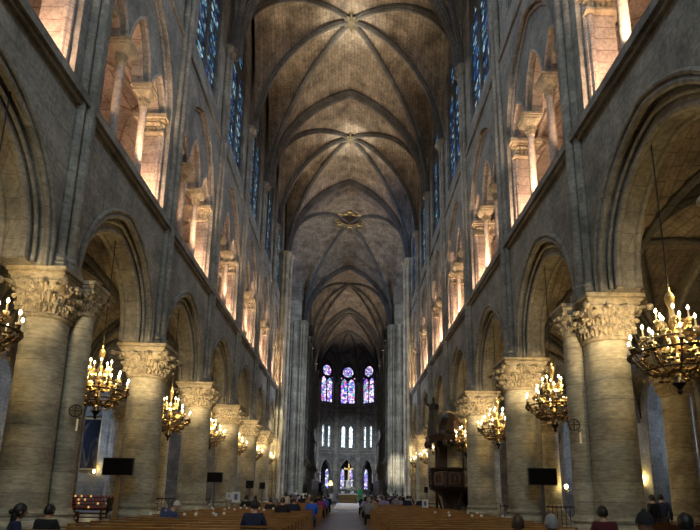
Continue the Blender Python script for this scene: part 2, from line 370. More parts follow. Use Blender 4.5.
Z1, Z2, Z3 = 10.85, 14.8, 19.4
def circle(cx, cz, r, n=20): return [(cx + r * cos(2 * pi * i / n), cz + r * sin(2 * pi * i / n)) for i in range(n)]
def bay(side, X0, ya, yb, wall, trib, mould, trac, glassmb, win=True, sc=1.0):
    yc = (ya + yb) / 2; hb = (yb - ya) / 2; q = hb / 3.045
    F = lambda s_, z, d: (side * (X0 + d), yc + s_, z)
    for d0, d1, hw, za in ((0, .26, 2.36, 9.4), (.26, .8, 2.06, 8.97), (.8, .95, 2.3, 9.3)):
        hw *= q
        wall.panel([(-hb, HC)] + [(-hw, HC)] + arch(hw, HC + .35, za) + [(hw, HC), (hb, HC), (hb, Z1), (-hb, Z1)], [], d0, d1, F)
    for hw, za, d, r in ((2.47, 9.58, -.02, .06), (2.36, 9.4, .03, .07), (2.24, 9.22, .2, .05), (2.06, 8.97, .3, .085), (2.06, 8.97, .78, .085)):
        hw *= q
        mould.tube([F(a, b, d) for a, b in [(-hw, HC + .01)] + arch(hw, HC + .35, za) + [(hw, HC + .01)]], r, 8)
    # gallery storey
    HW = 2.38 * q; AP = 18.25
    wall.panel([(-hb, Z1), (hb, Z1), (hb, Z3), (-hb, Z3)], [[(-HW, Z1 + .2)] + arch(HW, Z2, AP, 16) + [(HW, Z1 + .2)]], 0, .24, F)
    trib.tube([F(a, b, .22) for a, b in [(-HW + .06, Z1 + .2)] + arch(HW - .06, Z2, AP - .08) + [(HW - .06, Z1 + .2)]], .07, 8)
    c3 = 1.64 * q; H2 = 2.3 * q; ARS = ((c3, 16.0, .64 * q), (0, 16.75, .80 * q), (-c3, 16.0, .64 * q))
    low = []
    for cx, top, hs in ARS:
        low += [(x, z) for x, z in reversed(arch(hs, Z2 + .02, top, 8, cx))]
    outer = arch(HW + .05, Z2, AP + .05, 14)
    wall.panel(outer + low, [], .24, .5, F)
    for cx, top, hs in ARS:
        trib.tube([F(a, b, .25) for a, b in arch(hs + .03, Z2, top + .03, 8, cx)], .05, 6)
        trib.panel(arch(hs + .02, Z2, top + .02, 8, cx) + list(reversed(arch(hs - .1, Z2, top - .14, 8, cx))), [], .42, .8, F)
    wall.panel([(-hb, Z2), (-H2, Z2)] + arch(H2, Z2 + .01, AP - .2) + [(H2, Z2), (hb, Z2), (hb, Z3), (-hb, Z3)], [], .55, .95, F)
    # clerestory storey
    if win:
        hw = 1.8 * q; z0, zs, za = 20.1, 26.0, 29.8
        wn = [(-hw, z0)] + arch(hw, zs, za) + [(hw, z0)]
        wall.panel([(-hb, Z3), (hb, Z3), (hb, 32.4), (-hb, 32.4)], [wn], .06, .6, F)
        wall.add([F(-hb, 18.9, 0), F(hb, 18.9, 0), F(hb, Z3 + .2, .08), F(-hb, Z3 + .2, .08), F(-hb, 18.9, .5), F(hb, 18.9, .5)], [(0, 1, 2, 3), (0, 1, 5, 4)])
        m = .88 * q; lw = .76 * q
        trac.panel([(-hw - .02, z0 - .02)] + arch(hw + .02, zs, za + .02) + [(hw + .02, z0 - .02)],
                   [[(cx - lw, z0 + .12)] + arch(lw, 25.0, 26.2, 8, cx) + [(cx + lw, z0 + .12)] for cx in (-m, m)] + [circle(0, 27.4, .95 * q)], .16, .28, F)
        for i in range(6):
            trac.add(*_bar(F, -hw, hw, z0 + 1 + i * .9, .05, .2, .25))
        glassmb.add([F(-hw, z0, .3), F(hw, z0, .3), F(hw, zs, .3), F(-hw, zs, .3)], [(0, 1, 2, 3)])
        pts = arch(hw, zs, za); glassmb.add([F(a, b, .3) for a, b in pts], [tuple(range(len(pts)))])
def _bar(F, s0, s1, z, h, d0, d1):
    vs = [F(s0, z, d0), F(s1, z, d0), F(s1, z + h, d0), F(s0, z + h, d0), F(s0, z, d1), F(s1, z, d1), F(s1, z + h, d1), F(s0, z + h, d1)]
    return vs, [(0, 1, 2, 3), (4, 5, 6, 7), (0, 1, 5, 4), (2, 3, 7, 6), (0, 3, 7, 4), (1, 2, 6, 5)]
COLB, COLL = capital_mesh(0.125, 0.30, 0.54, 14.02, 8, 9)
S_COL = stone('colonnette_stone', (0.47, 0.38, 0.32), (0.42, 0.34, 0.28), (0.3, 0.25, 0.2), bw=30, bh=30, stain=0.3)
GPB = {}
def gallery_pier(side, X0, y, label, group):
    t = thing('gallery_pillar', label, 'pier', (side * X0, yy(side * X0, y), 0), 0, group)
    s = side
    if s not in GPB:
        b = MB(); b.box(*sorted((s * .3, s * .95)), -.8, .8, Z1 + .05, 14.1)
        for yv in (-.78, .78): b.tube([(s * .3, yv, Z1 + .1), (s * .3, yv, 14.1)], .085, 10)
        c = MB(); ox = s * .62
        def bx(h0, h1, e):
            e *= 1.3; c.box(*sorted((s * (.3 - e), s * (.95 + e))), -.8 - e, .8 + e, h0, h1)
        bx(14.08, 14.16, .12); bx(14.16, 14.6, .05); bx(14.58, 14.66, .14); bx(14.66, 14.8, .2)
        l = MB()
        for yv in (-.9, .9):
            for i in range(5):
                xx = s * (.34 + i * .14); l.ball((xx, yv, 14.5), .085, 8, 6); l.ball((xx, yv * .97, 14.3), .06, 6, 5, (1, 1, 1.6))
        for i in range(9):
            l.ball((s * .22, -.8 + i * .2, 14.5), .085, 8, 6); l.ball((s * .25, -.8 + i * .2, 14.3), .06, 6, 5, (1, 1, 1.6))
        GPB[s] = (b.mesh('gp_body', True, 30), c.mesh('gp_cap'), l.mesh('gp_leaf', True))
    link('shaft', GPB[s][0], S_TRIB, t); c = link('capital', GPB[s][1], S_CAP, t); link('leaf_carving', GPB[s][2], S_CAP, c)
def gallery_col(side, X0, y, label, group):
    t = thing('gallery_column', label, 'column', (side * X0, yy(side * X0, y), 0), 0, group)
    if 'c' not in GPB:
        b = MB(); b.lathe([(.13, 11.3), (.115, 14.02)], n=16); a = MB(); a.lathe([(.27, Z1 + .05, 1), (.27, 11.1, 1), (.22, 11.14), (.23, 11.2), (.17, 11.26), (.16, 11.3)], n=16)
        GPB['c'] = (b.mesh('cs', True), a.mesh('cb', True), abacus_mb(.34, 14.56, Z2).mesh('ca'))
    link('shaft', GPB['c'][0], S_COL, t); link('base', GPB['c'][1], S_TRIB, t); c = link('capital', COLB, S_CAP, t); link('leaf_carving', COLL, S_CAP, c); link('abacus', GPB['c'][2], S_CAP, t)
def shafts_mb(x, y, s, z0=HC, z1=ZS, base=True):
    b = MB()
    for dx, dy, r in ((0, 0, .14), (.07, -.27, .105), (.07, .27, .105)):
        X, Y = x + s * dx, y + dy
        b.tube([(X, Y, z0 + .5), (X, Y, z1 - .5)], r, 14)
        b.lathe([(r + .1, 0, 1), (r + .1, .2, 1), (r + .06, .25), (r + .08, .33), (r + .02, .4), (r, .5)], X, Y, 14, z0)
        b.lathe([(r, 0), (r + .06, .04), (r, .1), (r + .03, .25), (r + .17, .4), (r + .2, .42, 1), (r + .2, .5, 1)], X, Y, 14, z1 - .5)
    return b

def church_side(s, X0, edges, name, wn0, nave=True):
    wall, trib, mould, trac = MB(), MB(), MB(), MB()
    wins = []
    for i in range(len(edges) - 1):
        g = MB(); t2 = MB()
        bay(s, X0, edges[i], edges[i + 1], wall, trib, mould, t2, g)
        wins.append((t2, g))
    y0, y1 = edges[0], edges[-1]
    st = MB(); F = lambda a, z, d: (s * (X0 + d), a, z)
    st.panel([(0, 0)], [], 0, 0, lambda *a: (0, 0, 0)) if False else None
    for za, zb, dd in ((10.6, 10.72, -.1), (10.72, 10.95, -.2), (10.95, 11.05, -.06)):
        st.box(*sorted((s * (X0 + dd), s * (X0 + .34))), y0, y1, za, zb)
    st.box(*sorted((s * (X0 - .09), s * (X0 + .3))), y0, y1, 18.8, 18.95)
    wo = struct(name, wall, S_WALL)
    struct('string_course', st, S_WALL, wo)
    struct('arch_moulding', mould, S_WALL, wo, True)
    struct('gallery_moulding', trib, S_TRIB, wo, True)
    for j, (t2, g) in enumerate(wins):
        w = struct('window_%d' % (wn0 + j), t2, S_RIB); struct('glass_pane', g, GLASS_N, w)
    for i, e in enumerate(edges):
        if nave or 0 < i < len(edges) - 1:
            o = part('wall_shaft', shafts_mb(s * (X0 - .12), 0, s), S_WALL, wo, True, loc=(0, yy(s * X0, e), 0))
    for i, e in enumerate(edges[:-1]):
        q = (edges[i + 1] - e) / 2 / 3.045
        w = 'nave' if nave else 'choir'
        if i < len(edges) - 2: gallery_pier(s, X0, edges[i + 1], '%s pier of the %s %s gallery with carved capital band' % (ORD[i], SIDE[s], w), 'square piers of the %s %s gallery' % (SIDE[s], w))
        for j, c in enumerate((-.9, .9)):
            gallery_col(s, X0 + .38, (e + edges[i + 1]) / 2 + c * q, 'slender colonnette, %s of the pair in the %s %s %s gallery arch' % (('near', 'far')[j], ORD[i], SIDE[s], w), 'slender colonnettes of the %s %s gallery' % (SIDE[s], w))
    return wo
edgesN = [PY(k) for k in range(-1, 8)]
WL = church_side(-1, XW + .12, edgesN, 'wall_left', 1)
WR = church_side(1, XW - .1, edgesN, 'wall_right', 11)
YX0, YX1 = PY(7), 68.9
YC0, YC1 = YX1 + 1.2, 102.0
nb = 6; edgesC = [YC0 + (YC1 - YC0) * i / nb for i in range(nb + 1)]
CL_ = church_side(-1, 5.9, edgesC, 'wall_choir_left', 21, False)
CR_ = church_side(1, 5.9, edgesC, 'wall_choir_right', 31, False)
for s in (-1, 1):
    for k, e in enumerate(edgesC[1:]):
        pier(s * 6.35, e, 'round pier of the choir, %s on the %s beyond the crossing' % (ORD[k], SIDE[s]), 'round piers of the choir')
# west end behind the viewer
ww = MB(); ww.box(-7.5, 7.5, -10.2, -9.8, 0, 34); struct('wall_west', ww, S_WALL)
rs = MB(); rs.panel(circle(0, 19, 4.8, 40), [circle(2.8 * cos(a * pi / 4), 19 + 2.8 * sin(a * pi / 4), .95, 16) for a in range(8)] + [circle(0, 19, 1.1, 16)], 0, .2, lambda a, z, d: (a, -9.55 + d - .2, z)); o = struct('window_50', rs, S_RIB)
rg = MB(); rg.add([(a, -9.78, z) for a, z in circle(0, 19, 4.75, 40)], [tuple(range(40))]); struct('glass_pane', rg, GLASS_N, o)

# ------------------------------------------------------------------ vaults
RIBP = [(-.135, 0), (-.135, .16), (-.085, .2), (-.105, .27), (-.045, .34), (.045, .34), (.105, .27), (.085, .2), (.135, .16), (.135, 0)]
RIBT = [(-.30, 0), (-.30, .18), (-.22, .22), (-.24, .31), (-.16, .36), (-.16, .44), (-.07, .52), (.07, .52), (.16, .44), (.16, .36), (.24, .31), (.22, .22), (.30, .18), (.30, 0)]
def zt(u, w, zs, h):
    R = (w * w + h * h) / (2 * w); a = abs(u) + R - w; return zs + sqrt(max(R * R - a * a, 0))
def ze(u, w, zs, h): t = min(abs(u) / w, 1); return zs + h * (sqrt(1 - t * t) * .82 + .18 * (1 - t))
def bump(s_): t = abs(2 * s_ - 1); return (1 - t ** 2.2) ** .6
WV = 6.25; ZV = ZS - .05
def rib(parent, p0, p1, zf, w, prof, n=20, name='rib', drop=0.0):
    """rib from the springing p0 to p1 (plan points), height zf(plan fraction 0..1)"""
    pts = []
    for i in range(n + 1):
        t = i / n; t = 1 - (1 - t) ** 1.0
        a = sin(t * pi / 2) if False else t
        pts.append((p0[0] + (p1[0] - p0[0]) * a, p0[1] + (p1[1] - p0[1]) * a, zf(a)))
    d = Vector((p1[0] - p0[0], p1[1] - p0[1], 0)).normalized(); bn = Vector((-d.y, d.x, 0))
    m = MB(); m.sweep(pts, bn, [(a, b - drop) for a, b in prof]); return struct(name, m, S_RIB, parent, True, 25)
def half_angles(n): return [1 - cos(pi / 2 * i / n) for i in range(n + 1)]
def ribarc(parent, p0, p1, zf, prof, n=18, name='rib'):
    pts = [(p0[0] + (p1[0] - p0[0]) * a, p0[1] + (p1[1] - p0[1]) * a, zf(a)) for a in half_angles(n)]
    d = Vector((p1[0] - p0[0], p1[1] - p0[1], 0)).normalized(); bn = Vector((d.y, -d.x, 0))
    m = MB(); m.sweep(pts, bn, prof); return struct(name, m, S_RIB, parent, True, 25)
def sexpartite(mb, y0, y1, y2, w, H, Hk, zs=ZV, quad=False, n=14):
    h, hk = H - zs, Hk - zs
    us = [-w + 2 * w * i / (2 * n) for i in range(2 * n + 1)]
    us = [w * sin(pi / 2 * (i / n - 1)) for i in range(2 * n + 1)]
    for ya, sg in ((y0, -1), (y2, 1)):                       # end cells
        hl = abs(y1 - ya); vs = []; fs = []; m = 6
        for u in us:
            a = zt(u, w, zs, h); b = ze(u, w, zs, hk); yd = y1 + (ya - y1) * abs(u) / w
            for j in range(m + 1):
                v = j / m; vs.append((u, ya + (yd - ya) * v, a + (b - a) * v))
        for i in range(len(us) - 1):
            for j in range(m): fs.append((i * (m + 1) + j, (i + 1) * (m + 1) + j, (i + 1) * (m + 1) + j + 1, i * (m + 1) + j + 1))
        mb.add(vs, fs)
    for s in (-1, 1):                                        # side cells
        spans = ((y0, y2),) if quad else ((y0, y1), (y1, y2))
        for ya, yb in spans:
            vs = []; fs = []; m = 12
            for i in range(n + 1):
                x = w * sin(pi / 2 * i / n); fr = x / w
                zr = ze(x, w, zs, hk); top = max(zr, zs + hk * (1 - .16 * fr))
                if quad: e0, e1 = y1 - (y1 - y0) * fr, y1 + (y2 - y1) * fr
                elif ya == y0: e0, e1 = y1 - (y1 - y0) * fr, y1
                else: e0, e1 = y1, y1 + (y2 - y1) * fr
                for j in range(m + 1):
                    q = .5 - .5 * cos(pi * j / m)
                    vs.append((s * x, e0 + (e1 - e0) * q, zr + (top - zr) * bump(q)))
            for i in range(n):
                for j in range(m): fs.append((i * (m + 1) + j, (i + 1) * (m + 1) + j, (i + 1) * (m + 1) + j + 1, i * (m + 1) + j + 1))
            mb.add(vs, fs)
    return zs, h, hk
def boss(parent, y, z, r=.55, n=8):
    b = MB(); b.lathe([(.12, -.5), (.26, -.46), (.3, -.36), (.22, -.28), (.3, -.2), (.34, -.05)], 0, y, 20, z)
    o = struct('key_boss', b, BOSS, parent, True)
    l = MB()
    for i in range(n):
        a = 2 * pi * i / n
        l.ball((r * .72 * cos(a), y + r * .72 * sin(a), z - .36), .2, 8, 6, (abs(cos(a)) + .5, abs(sin(a)) + .5, .45))
        l.ball((r * 1.15 * cos(a), y + r * 1.15 * sin(a), z - .3), .11, 8, 6, (1, 1, .6))
    struct('boss_leaf', l, BOSS, o, True)
ceil = MB()
units = [(PY(-1), PY(0), PY(1)), (PY(1), PY(2), PY(3)), (PY(3), PY(4), PY(5)), (PY(5), PY(6), PY(7))]
for u in units: sexpartite(ceil, *u, WV, HK, HK + .5)
CE = struct('ceiling', ceil, S_VAULT, None, True, 30)
def unit_ribs(CE, y0, y1, y2, w, H, Hk, first=True, last=True, quad=False, zs=ZV, trans=True):
    h, hk = H - zs, Hk - zs; D = -.04
    for s in (-1, 1):
        fe = lambda a: ze(w * (1 - a), w, zs, hk) + D; ft = lambda a: zt(w * (1 - a), w, zs, h) + D
        for ya in (y0, y2): ribarc(CE, (s * w, ya), (0, y1), fe, RIBP)
        if not quad: ribarc(CE, (s * w, y1), (0, y1), fe, RIBP)
        if trans and last: ribarc(CE, (s * w, y2), (0, y2), ft, RIBT, name='transverse_arch')
    return
for i, u in enumerate(units): unit_ribs(CE, *u, WV, HK, HK + .5); boss(CE, u[1], HK + .5)
# crossing and choir
cx = MB(); YM = (YX0 + YX1) / 2
sexpartite(cx, YX0, YM, YX1, WV, HK, HK + 1.2, quad=True)
CX = struct('ceiling_crossing', cx, S_VAULT, None, True, 30); unit_ribs(CX, YX0, YM, YX1, WV, HK, HK + 1.2, quad=True)
oc = MB(); oc.tube([(1.35 * cos(a * pi / 16), YM - 1 + 1.35 * sin(a * pi / 16), HK + .75) for a in range(32)], .16, 8, True)
for a in range(16): oc.ball((1.62 * cos(a * pi / 8), YM - 1 + 1.62 * sin(a * pi / 8), HK + .72), .17, 8, 6)
o = struct('gilded_ring', oc, GOLD, CX, True)
dk = MB(); dk.lathe([(1.3, .8), (1.3, .95)], 0, YM - 1, 32, HK); struct('dark_opening', dk, OAK, o)
sh = MB()
for a in (45, 135, 225, 315, 90, 270):
    sh.ball((1.75 * cos(radians(a)), YM - 1 + 1.75 * sin(radians(a)), HK + .62), .42, 10, 8, (1, 1, .5))
struct('gilded_shield', sh, GOLD, o, True)
ch = MB(); wc = 5.85
YA = [YX1, 86.0, 98.0]
sexpartite(ch, YX1, (YX1 + 86) / 2, 86, wc, HK, HK + .8); sexpartite(ch, 86, 90.5, 98, wc, HK - .2, HK + .6)
CH = struct('ceiling_choir', ch, S_VAULT, None, True, 30)
unit_ribs(CH, YX1, (YX1 + 86) / 2, 86, wc, HK, HK + .8); unit_ribs(CH, 86, 90.5, 98, wc, HK - .2, HK + .6)
boss(CH, (YX1 + 86) / 2, HK + .8); boss(CH, 90.5, HK + .6)
# apse: five facets round a centre
AC = (0, 101.6); AR = 6.5; KEY = (0, 101.0, HK + .9)
ag = MB(); aw = MB(); acl = MB(); am = MB()
cor = [(AC[0] + AR / cos(radians(20)) * cos(radians(a)), AC[1] + AR / cos(radians(20)) * sin(radians(a))) for a in (-10, 30, 70, 110, 150, 190)]
APW = []
for i in range(5):
    a = radians(10 + 40 * i); nx, ny = cos(a), sin(a); tx, ty = -ny, nx
    cxp, cyp = AC[0] + AR * nx, AC[1] + AR * ny
    F = lambda s_, z, d, cxp=cxp, cyp=cyp, nx=nx, ny=ny, tx=tx, ty=ty: (cxp + tx * s_ + nx * d, cyp + ty * s_ + ny * d, z)
    hb = AR * math.tan(radians(20)); hw = 1.4
    h1 = [(-hw, 0.02)] + arch(hw, 5.6, 8.4) + [(hw, 0.02)]
    lan = [[(c - .36, 10.9)] + arch(.36, 14.7, 15.4, 8, c) + [(c + .36, 10.9)] for c in (-.78, .78)] if 0 < i < 4 else []
    wh = 1.6; win = [(-wh, 20.1)] + arch(wh, 26.6, 29.4) + [(wh, 20.1)]
    ag.panel([(-hb, 0), (-hw, 0)] + arch(hw, 5.6, 8.4) + [(hw, 0), (hb, 0), (hb, 32), (-hb, 32)], (lan + [win]) if 0 < i < 4 else [], 0, .8, F)
    am.tube([F(x, z, -.02) for x, z in arch(hw + .05, 5.6, 8.5)], .1, 8)
    am.tube([F(x, z, -.02) for x, z in arch(1.45, 15.0, 17.4)], .1, 8)
    for c in (-1.62, 0, 1.62): am.tube([F(c, 10.4, -.05), F(c, 15.0, -.05)], .09, 8)
    for z in (9.6, 10.2, 18.6, 19.6): am.add(*_bar(F, -hb, hb, z, .14, -.12, .1))
    if 0 < i < 4:
     t2 = MB()
     t2.panel([(-wh - .02, 20.08)] + arch(wh + .02, 26.6, 29.42) + [(wh + .02, 20.08)],
             [[(c - .66, 20.25)] + arch(.66, 24.4, 25.5, 8, c) + [(c + .66, 20.25)] for c in (-.78, .78)] + [circle(0, 26.95, 1.12)] + [circle(c, 25.6, .16, 8) for c in (-1.4, 1.4)] , .3, .45, F)
     for k in range(8): t2.add(*_bar(F, -wh, wh, 20.9 + k * .55, .05, .36, .42))
     rr = 1.12
     for k in range(8):
         g = 2 * pi * k / 8; t2.tube([F(.3 * cos(g), 26.95 + .3 * sin(g), .4), F(rr * cos(g), 26.95 + rr * sin(g), .4)], .035, 6)
     for rr2 in (.32, .75): t2.tube([F(x, z, .4) for x, z in circle(0, 26.95, rr2)], .04, 6, True)
     w = struct('window_%d' % (41 + i), t2, S_RIB)
     gg = MB(); pts = [(-wh, 20.1)] + arch(wh, 26.6, 29.4) + [(wh, 20.1)]; gg.add([F(x, z, .46) for x, z in pts], [tuple(range(len(pts)))])
     struct('glass_pane', gg, GLASS_A, w)
     gw = MB()
     for l in lan: gw.add([F(x, z, .5) for x, z in l], [tuple(range(len(l)))])
     struct('lancet_glass', gw, GLASS_W, w)
    # vault cell
    c0, c1 = cor[i], cor[i + 1]; vs = []; fs = []; n = 12; m = 10; zs = ZV; hk = KEY[2] - zs
    for p in range(n + 1):
        fr = sin(pi / 2 * p / n); zr = ze(fr, 1, zs, hk); top = max(zr, zs + hk * (1 - .2 * fr) - 1.2 * fr)
        for j in range(m + 1):
            q = .5 - .5 * cos(pi * j / m)
            bx, by = c0[0] + (c1[0] - c0[0]) * q, c0[1] + (c1[1] - c0[1]) * q
            vs.append((KEY[0] + (bx - KEY[0]) * fr, KEY[1] + (by - KEY[1]) * fr, zr + (top - zr) * bump(q)))
    for p in range(n):
        for j in range(m): fs.append((p * (m + 1) + j, (p + 1) * (m + 1) + j, (p + 1) * (m + 1) + j + 1, p * (m + 1) + j + 1))
    acl.add(vs, fs)
bridge = MB()
AP = struct('wall_apse', ag, S_WALL); struct('arch_moulding', am, S_PIER, AP, True)
# web between the last choir arch and the apse
vs = []; fs = []; us = [wc * sin(pi / 2 * (i / 12 - 1)) for i in range(25)]
for u in us:
    vs += [(u, 98, zt(u, wc, ZV, HK - .2 - ZV)), (u * .98, KEY[1] + (abs(u) / wc) * .6, ze(u, wc, ZV, KEY[2] - ZV))]
for i in range(24): fs.append((2 * i, 2 * i + 2, 2 * i + 3, 2 * i + 1))
acl.add(vs, fs)
AV = struct('ceiling_apse', acl, S_VAULT, None, True, 30)
for c in cor:
    ribarc(AV, c, (KEY[0], KEY[1]), lambda a: ze(1 - a, 1, ZV, KEY[2] - ZV) - .04, RIBP)
boss(AV, KEY[1], KEY[2])
for c in cor:
    b = MB(); d = Vector((c[0] - AC[0], c[1] - AC[1])).normalized(); X, Y = c[0] - d.x * .2, c[1] - d.y * .2
    b.tube([(X, Y, 0.1), (X, Y, ZS)], .22, 12)
    for q in (-1, 1): b.tube([(X - d.y * .3 * q, Y + d.x * .3 * q, 0.1), (X - d.y * .3 * q, Y + d.x * .3 * q, ZS)], .12, 10)
    b.lathe([(.2, 0), (.3, .3), (.5, .5, 1), (.5, .6, 1)], X, Y, 12, ZS - .5)
    b.lathe([(.25, 0), (.32, .3), (.5, .6, 1), (.5, .75, 1)], X, Y, 12, 5)
    struct('wall_shaft', b, S_PIER, AP, True)

# ------------------------------------------------------------------ crossing piers
def crossing_pier(s, y, label):
    t = thing('crossing_pillar', label, 'pier', (s * 6.9, yy(s * 6.9, y), 0), 0, 'clustered crossing piers')
    b = MB(); b.box(-.95, .95, -.95, .95, 0, ZS); b.box(*sorted((-s * .5, s * .95)), -.95, .95, ZS, 34); part('core', b, S_PIER, t)
    k = 0
    for i in range(4):
        for u, r, off in ((-.95, .12, 1.0), (-.62, .13, 1.02), (-.32, .11, 1.0), (0, .26, 1.12), (.32, .11, 1.0), (.62, .13, 1.02), (.95, .12, 1.0)):
            a = i * pi / 2; X = u * cos(a) - off * sin(a); Y = u * sin(a) + off * cos(a)
            m = MB(); m.lathe([(r + .1, 0, 1), (r + .1, .5, 1), (r + .07, .6), (r + .09, .75), (r, .9), (r, ZS - .6), (r + .05, ZS - .55), (r, ZS - .5), (r + .04, ZS - .3), (r + .16, ZS - .15), (r + .18, ZS - .1, 1), (r + .18, ZS, 1)], X, Y, 12)
            part('shaft', m, S_PIER, t, True)
for s in (-1, 1):
    crossing_pier(s, YX0, 'tall clustered stone pier, %s side, at the nave end of the crossing' % SIDE[s])
    crossing_pier(s, YX1, 'tall clustered stone pier, %s side, at the choir end of the crossing' % SIDE[s])
# transept arms
for s in (-1, 1):
    t = MB()
    t.box(*sorted((s * 7.9, s * 24)), YX0 - .6, YX0, 0, 34)
    t.box(*sorted((s * 24, s * 24.6)), YX0 - .6, YX1 + .6, 0, 36)
    t.panel([(7.9, 0), (24, 0), (24, 34), (7.9, 34)], [[(19.6, 1.2)] + arch(1.0, 6, 7.4, 8, 20.6) + [(21.6, 1.2)], [(12.6, 1.2)] + arch(1.0, 6, 7.4, 8, 13.6) + [(14.6, 1.2)]], 0, .5, lambda a, z, d, s=s: (s * a, YX1 + d, z))
    o = struct('wall_transept_%s' % SIDE[s], t, S_WALL)
    g = MB(); g.add([(s * 12.5, YX1 + .4, 1.1), (s * 14.7, YX1 + .4, 1.1), (s * 14.7, YX1 + .4, 7.6), (s * 12.5, YX1 + .4, 7.6)], [(0, 1, 2, 3)])
    g.add([(s * 19.5, YX1 + .4, 1.1), (s * 21.7, YX1 + .4, 1.1), (s * 21.7, YX1 + .4, 7.6), (s * 19.5, YX1 + .4, 7.6)], [(0, 1, 2, 3)])
    struct('lancet_glass', g, GLASS_B, o)
    c = MB(); hkx = HK + 1.2 - ZV; pts = [((YX1 - YX0) * (.5 - .5 * cos(pi * i / 20) - .5), ZV + hkx * .84 * bump(.5 - .5 * cos(pi * i / 20))) for i in range(21)]
    vs = [(s * 6.22, YM + u, z) for u, z in pts] + [(s * 24, YM + u, z) for u, z in pts]
    c.add(vs, [(i, i + 1, 22 + i, 21 + i) for i in range(20)]); struct('ceiling_transept_%s' % SIDE[s], c, S_VAULT, None, True)
    r = MB(); r.panel(circle(YM, 20, 5.2, 40), [circle(YM + 3.3 * cos(a * pi / 6), 20 + 3.3 * sin(a * pi / 6), .75, 12) for a in range(12)] + [circle(YM, 20, 1.8, 16)], 0, .2, lambda a, z, d, s=s: (s * (23.7 - d), a, z))
    o = struct('window_%d' % (51 + (s > 0)), r, S_RIB)
    g = MB(); g.add([(s * 23.9, a, z) for a, z in circle(YM, 20, 5.1, 40)], [tuple(range(40))]); struct('glass_pane', g, GLASS_N, o)

# ------------------------------------------------------------------ aisles, galleries, chapels
def quadvault(mb, rb, xa, xb, ya, yb, zs, h, n=12, pr=.09):
    xc, yc, hx, hy = (xa + xb) / 2, (ya + yb) / 2, (xb - xa) / 2, (yb - ya) / 2
    pf = lambda t: sqrt(max(1 - t * t, 0)) * .8 + .2 * (1 - abs(t))
    ts = [sin(pi / 2 * (i / n - 1)) for i in range(2 * n + 1)]; m = len(ts); vs = []; fs = []
    for p in ts:
        for q in ts: vs.append((xc + p * hx, yc + q * hy, zs + h * max(pf(p), pf(q))))
    for i in range(m - 1):
        for j in range(m - 1): fs.append((i * m + j, (i + 1) * m + j, (i + 1) * m + j + 1, i * m + j + 1))
    mb.add(vs, fs)
    for a in (1, -1): rb.tube([(xc + t * hx, yc + a * t * hy, zs + h * pf(t) - .06) for t in ts], pr * 1.25, 8)
    rb.sweep([(xc + t * hx, yb, zs + h * pf(t) - .02) for t in ts], (0, 1, 0), [(-.28, -.1), (-.28, .2), (-.12, .34), (.12, .34), (.28, .2), (.28, -.1)])
    rb.tube([(xc + t * hx, yb, zs + h * pf(t) - .3) for t in ts], .12, 8)
for s in (-1, 1):
    v = MB(); r = MB(); gv = MB(); gr = MB(); ov = MB(); orb = MB()
    for i in range(len(edgesN) - 1):
        ya, yb = edgesN[i], edgesN[i + 1]
        xs = sorted((s * 7.2, s * 11.9)); quadvault(v, r, *xs, ya, yb, HC, 3.4)
        quadvault(gv, gr, *xs, ya, yb, Z2 - 1.2, 4.4)
        quadvault(ov, orb, *sorted((s * 12.7, s * 18.0)), ya, yb, HC, 3.4)
    a = struct('ceiling_aisle_%s' % SIDE[s], v, S_VAULT, None, True, 30); struct('rib', r, S_RIB, a, True)
    a = struct('ceiling_outer_aisle_%s' % SIDE[s], ov, S_VAULT, None, True, 30); struct('rib', orb, S_RIB, a, True)
    a = struct('ceiling_gallery_%s' % SIDE[s], gv, S_TRIB, None, True, 30); struct('rib', gr, S_TRIB, a, True)
    g = MB(); g.box(*sorted((s * 7.2, s * 12.2)), edgesN[0], edgesN[-1], 10.5, 10.7); struct('floor_gallery_%s' % SIDE[s], g, S_TRIB)
    g = MB(); g.box(*sorted((s * 12.1, s * 12.5)), edgesN[0], edgesN[-1], 10.5, 19); struct('wall_gallery_%s' % SIDE[s], g, S_TRIB)
    g = MB(); m = MB(); inn = MB()
    for i in range(len(edgesN) - 1):
        ya, yb = edgesN[i], edgesN[i + 1]; yc = (ya + yb) / 2; hb = (yb - ya) / 2
        for X0, d1 in ((11.9, .8), (18.0, .7)):
            F = lambda a_, z, d, yc=yc, X0=X0: (s * (X0 + d), yc + a_, z)
            hw = 2.15; tgt = inn if X0 < 15 else g
            tgt.panel([(-hb, HC if X0 < 15 else 0), (-hw, HC if X0 < 15 else 0)] + arch(hw, HC, 9.2) + [(hw, HC if X0 < 15 else 0), (hb, HC if X0 < 15 else 0), (hb, 10.5), (-hb, 10.5)], [], 0, d1, F)
            m.tube([F(x, z, 0) for x, z in ([(-hw, HC if X0 < 15 else .3)] + arch(hw, HC, 9.2) + [(hw, HC if X0 < 15 else .3)])], .1, 8)
        g.box(*sorted((s * 18.3, s * 24)), yb - .3, yb + .3, 0, 10.5)       # chapel partition
    g.box(*sorted((s * 24, s * 24.5)), edgesN[0], edgesN[-1], 0, 10.5); g.box(*sorted((s * 18, s * 24.5)), edgesN[0], edgesN[-1], 10.5, 10.8)
    a = struct('wall_chapel_%s' % SIDE[s], g, S_WALL); struct('arch_moulding', m, S_WALL, a, True)
    struct('wall_aisle_%s' % SIDE[s], inn, S_WALL)

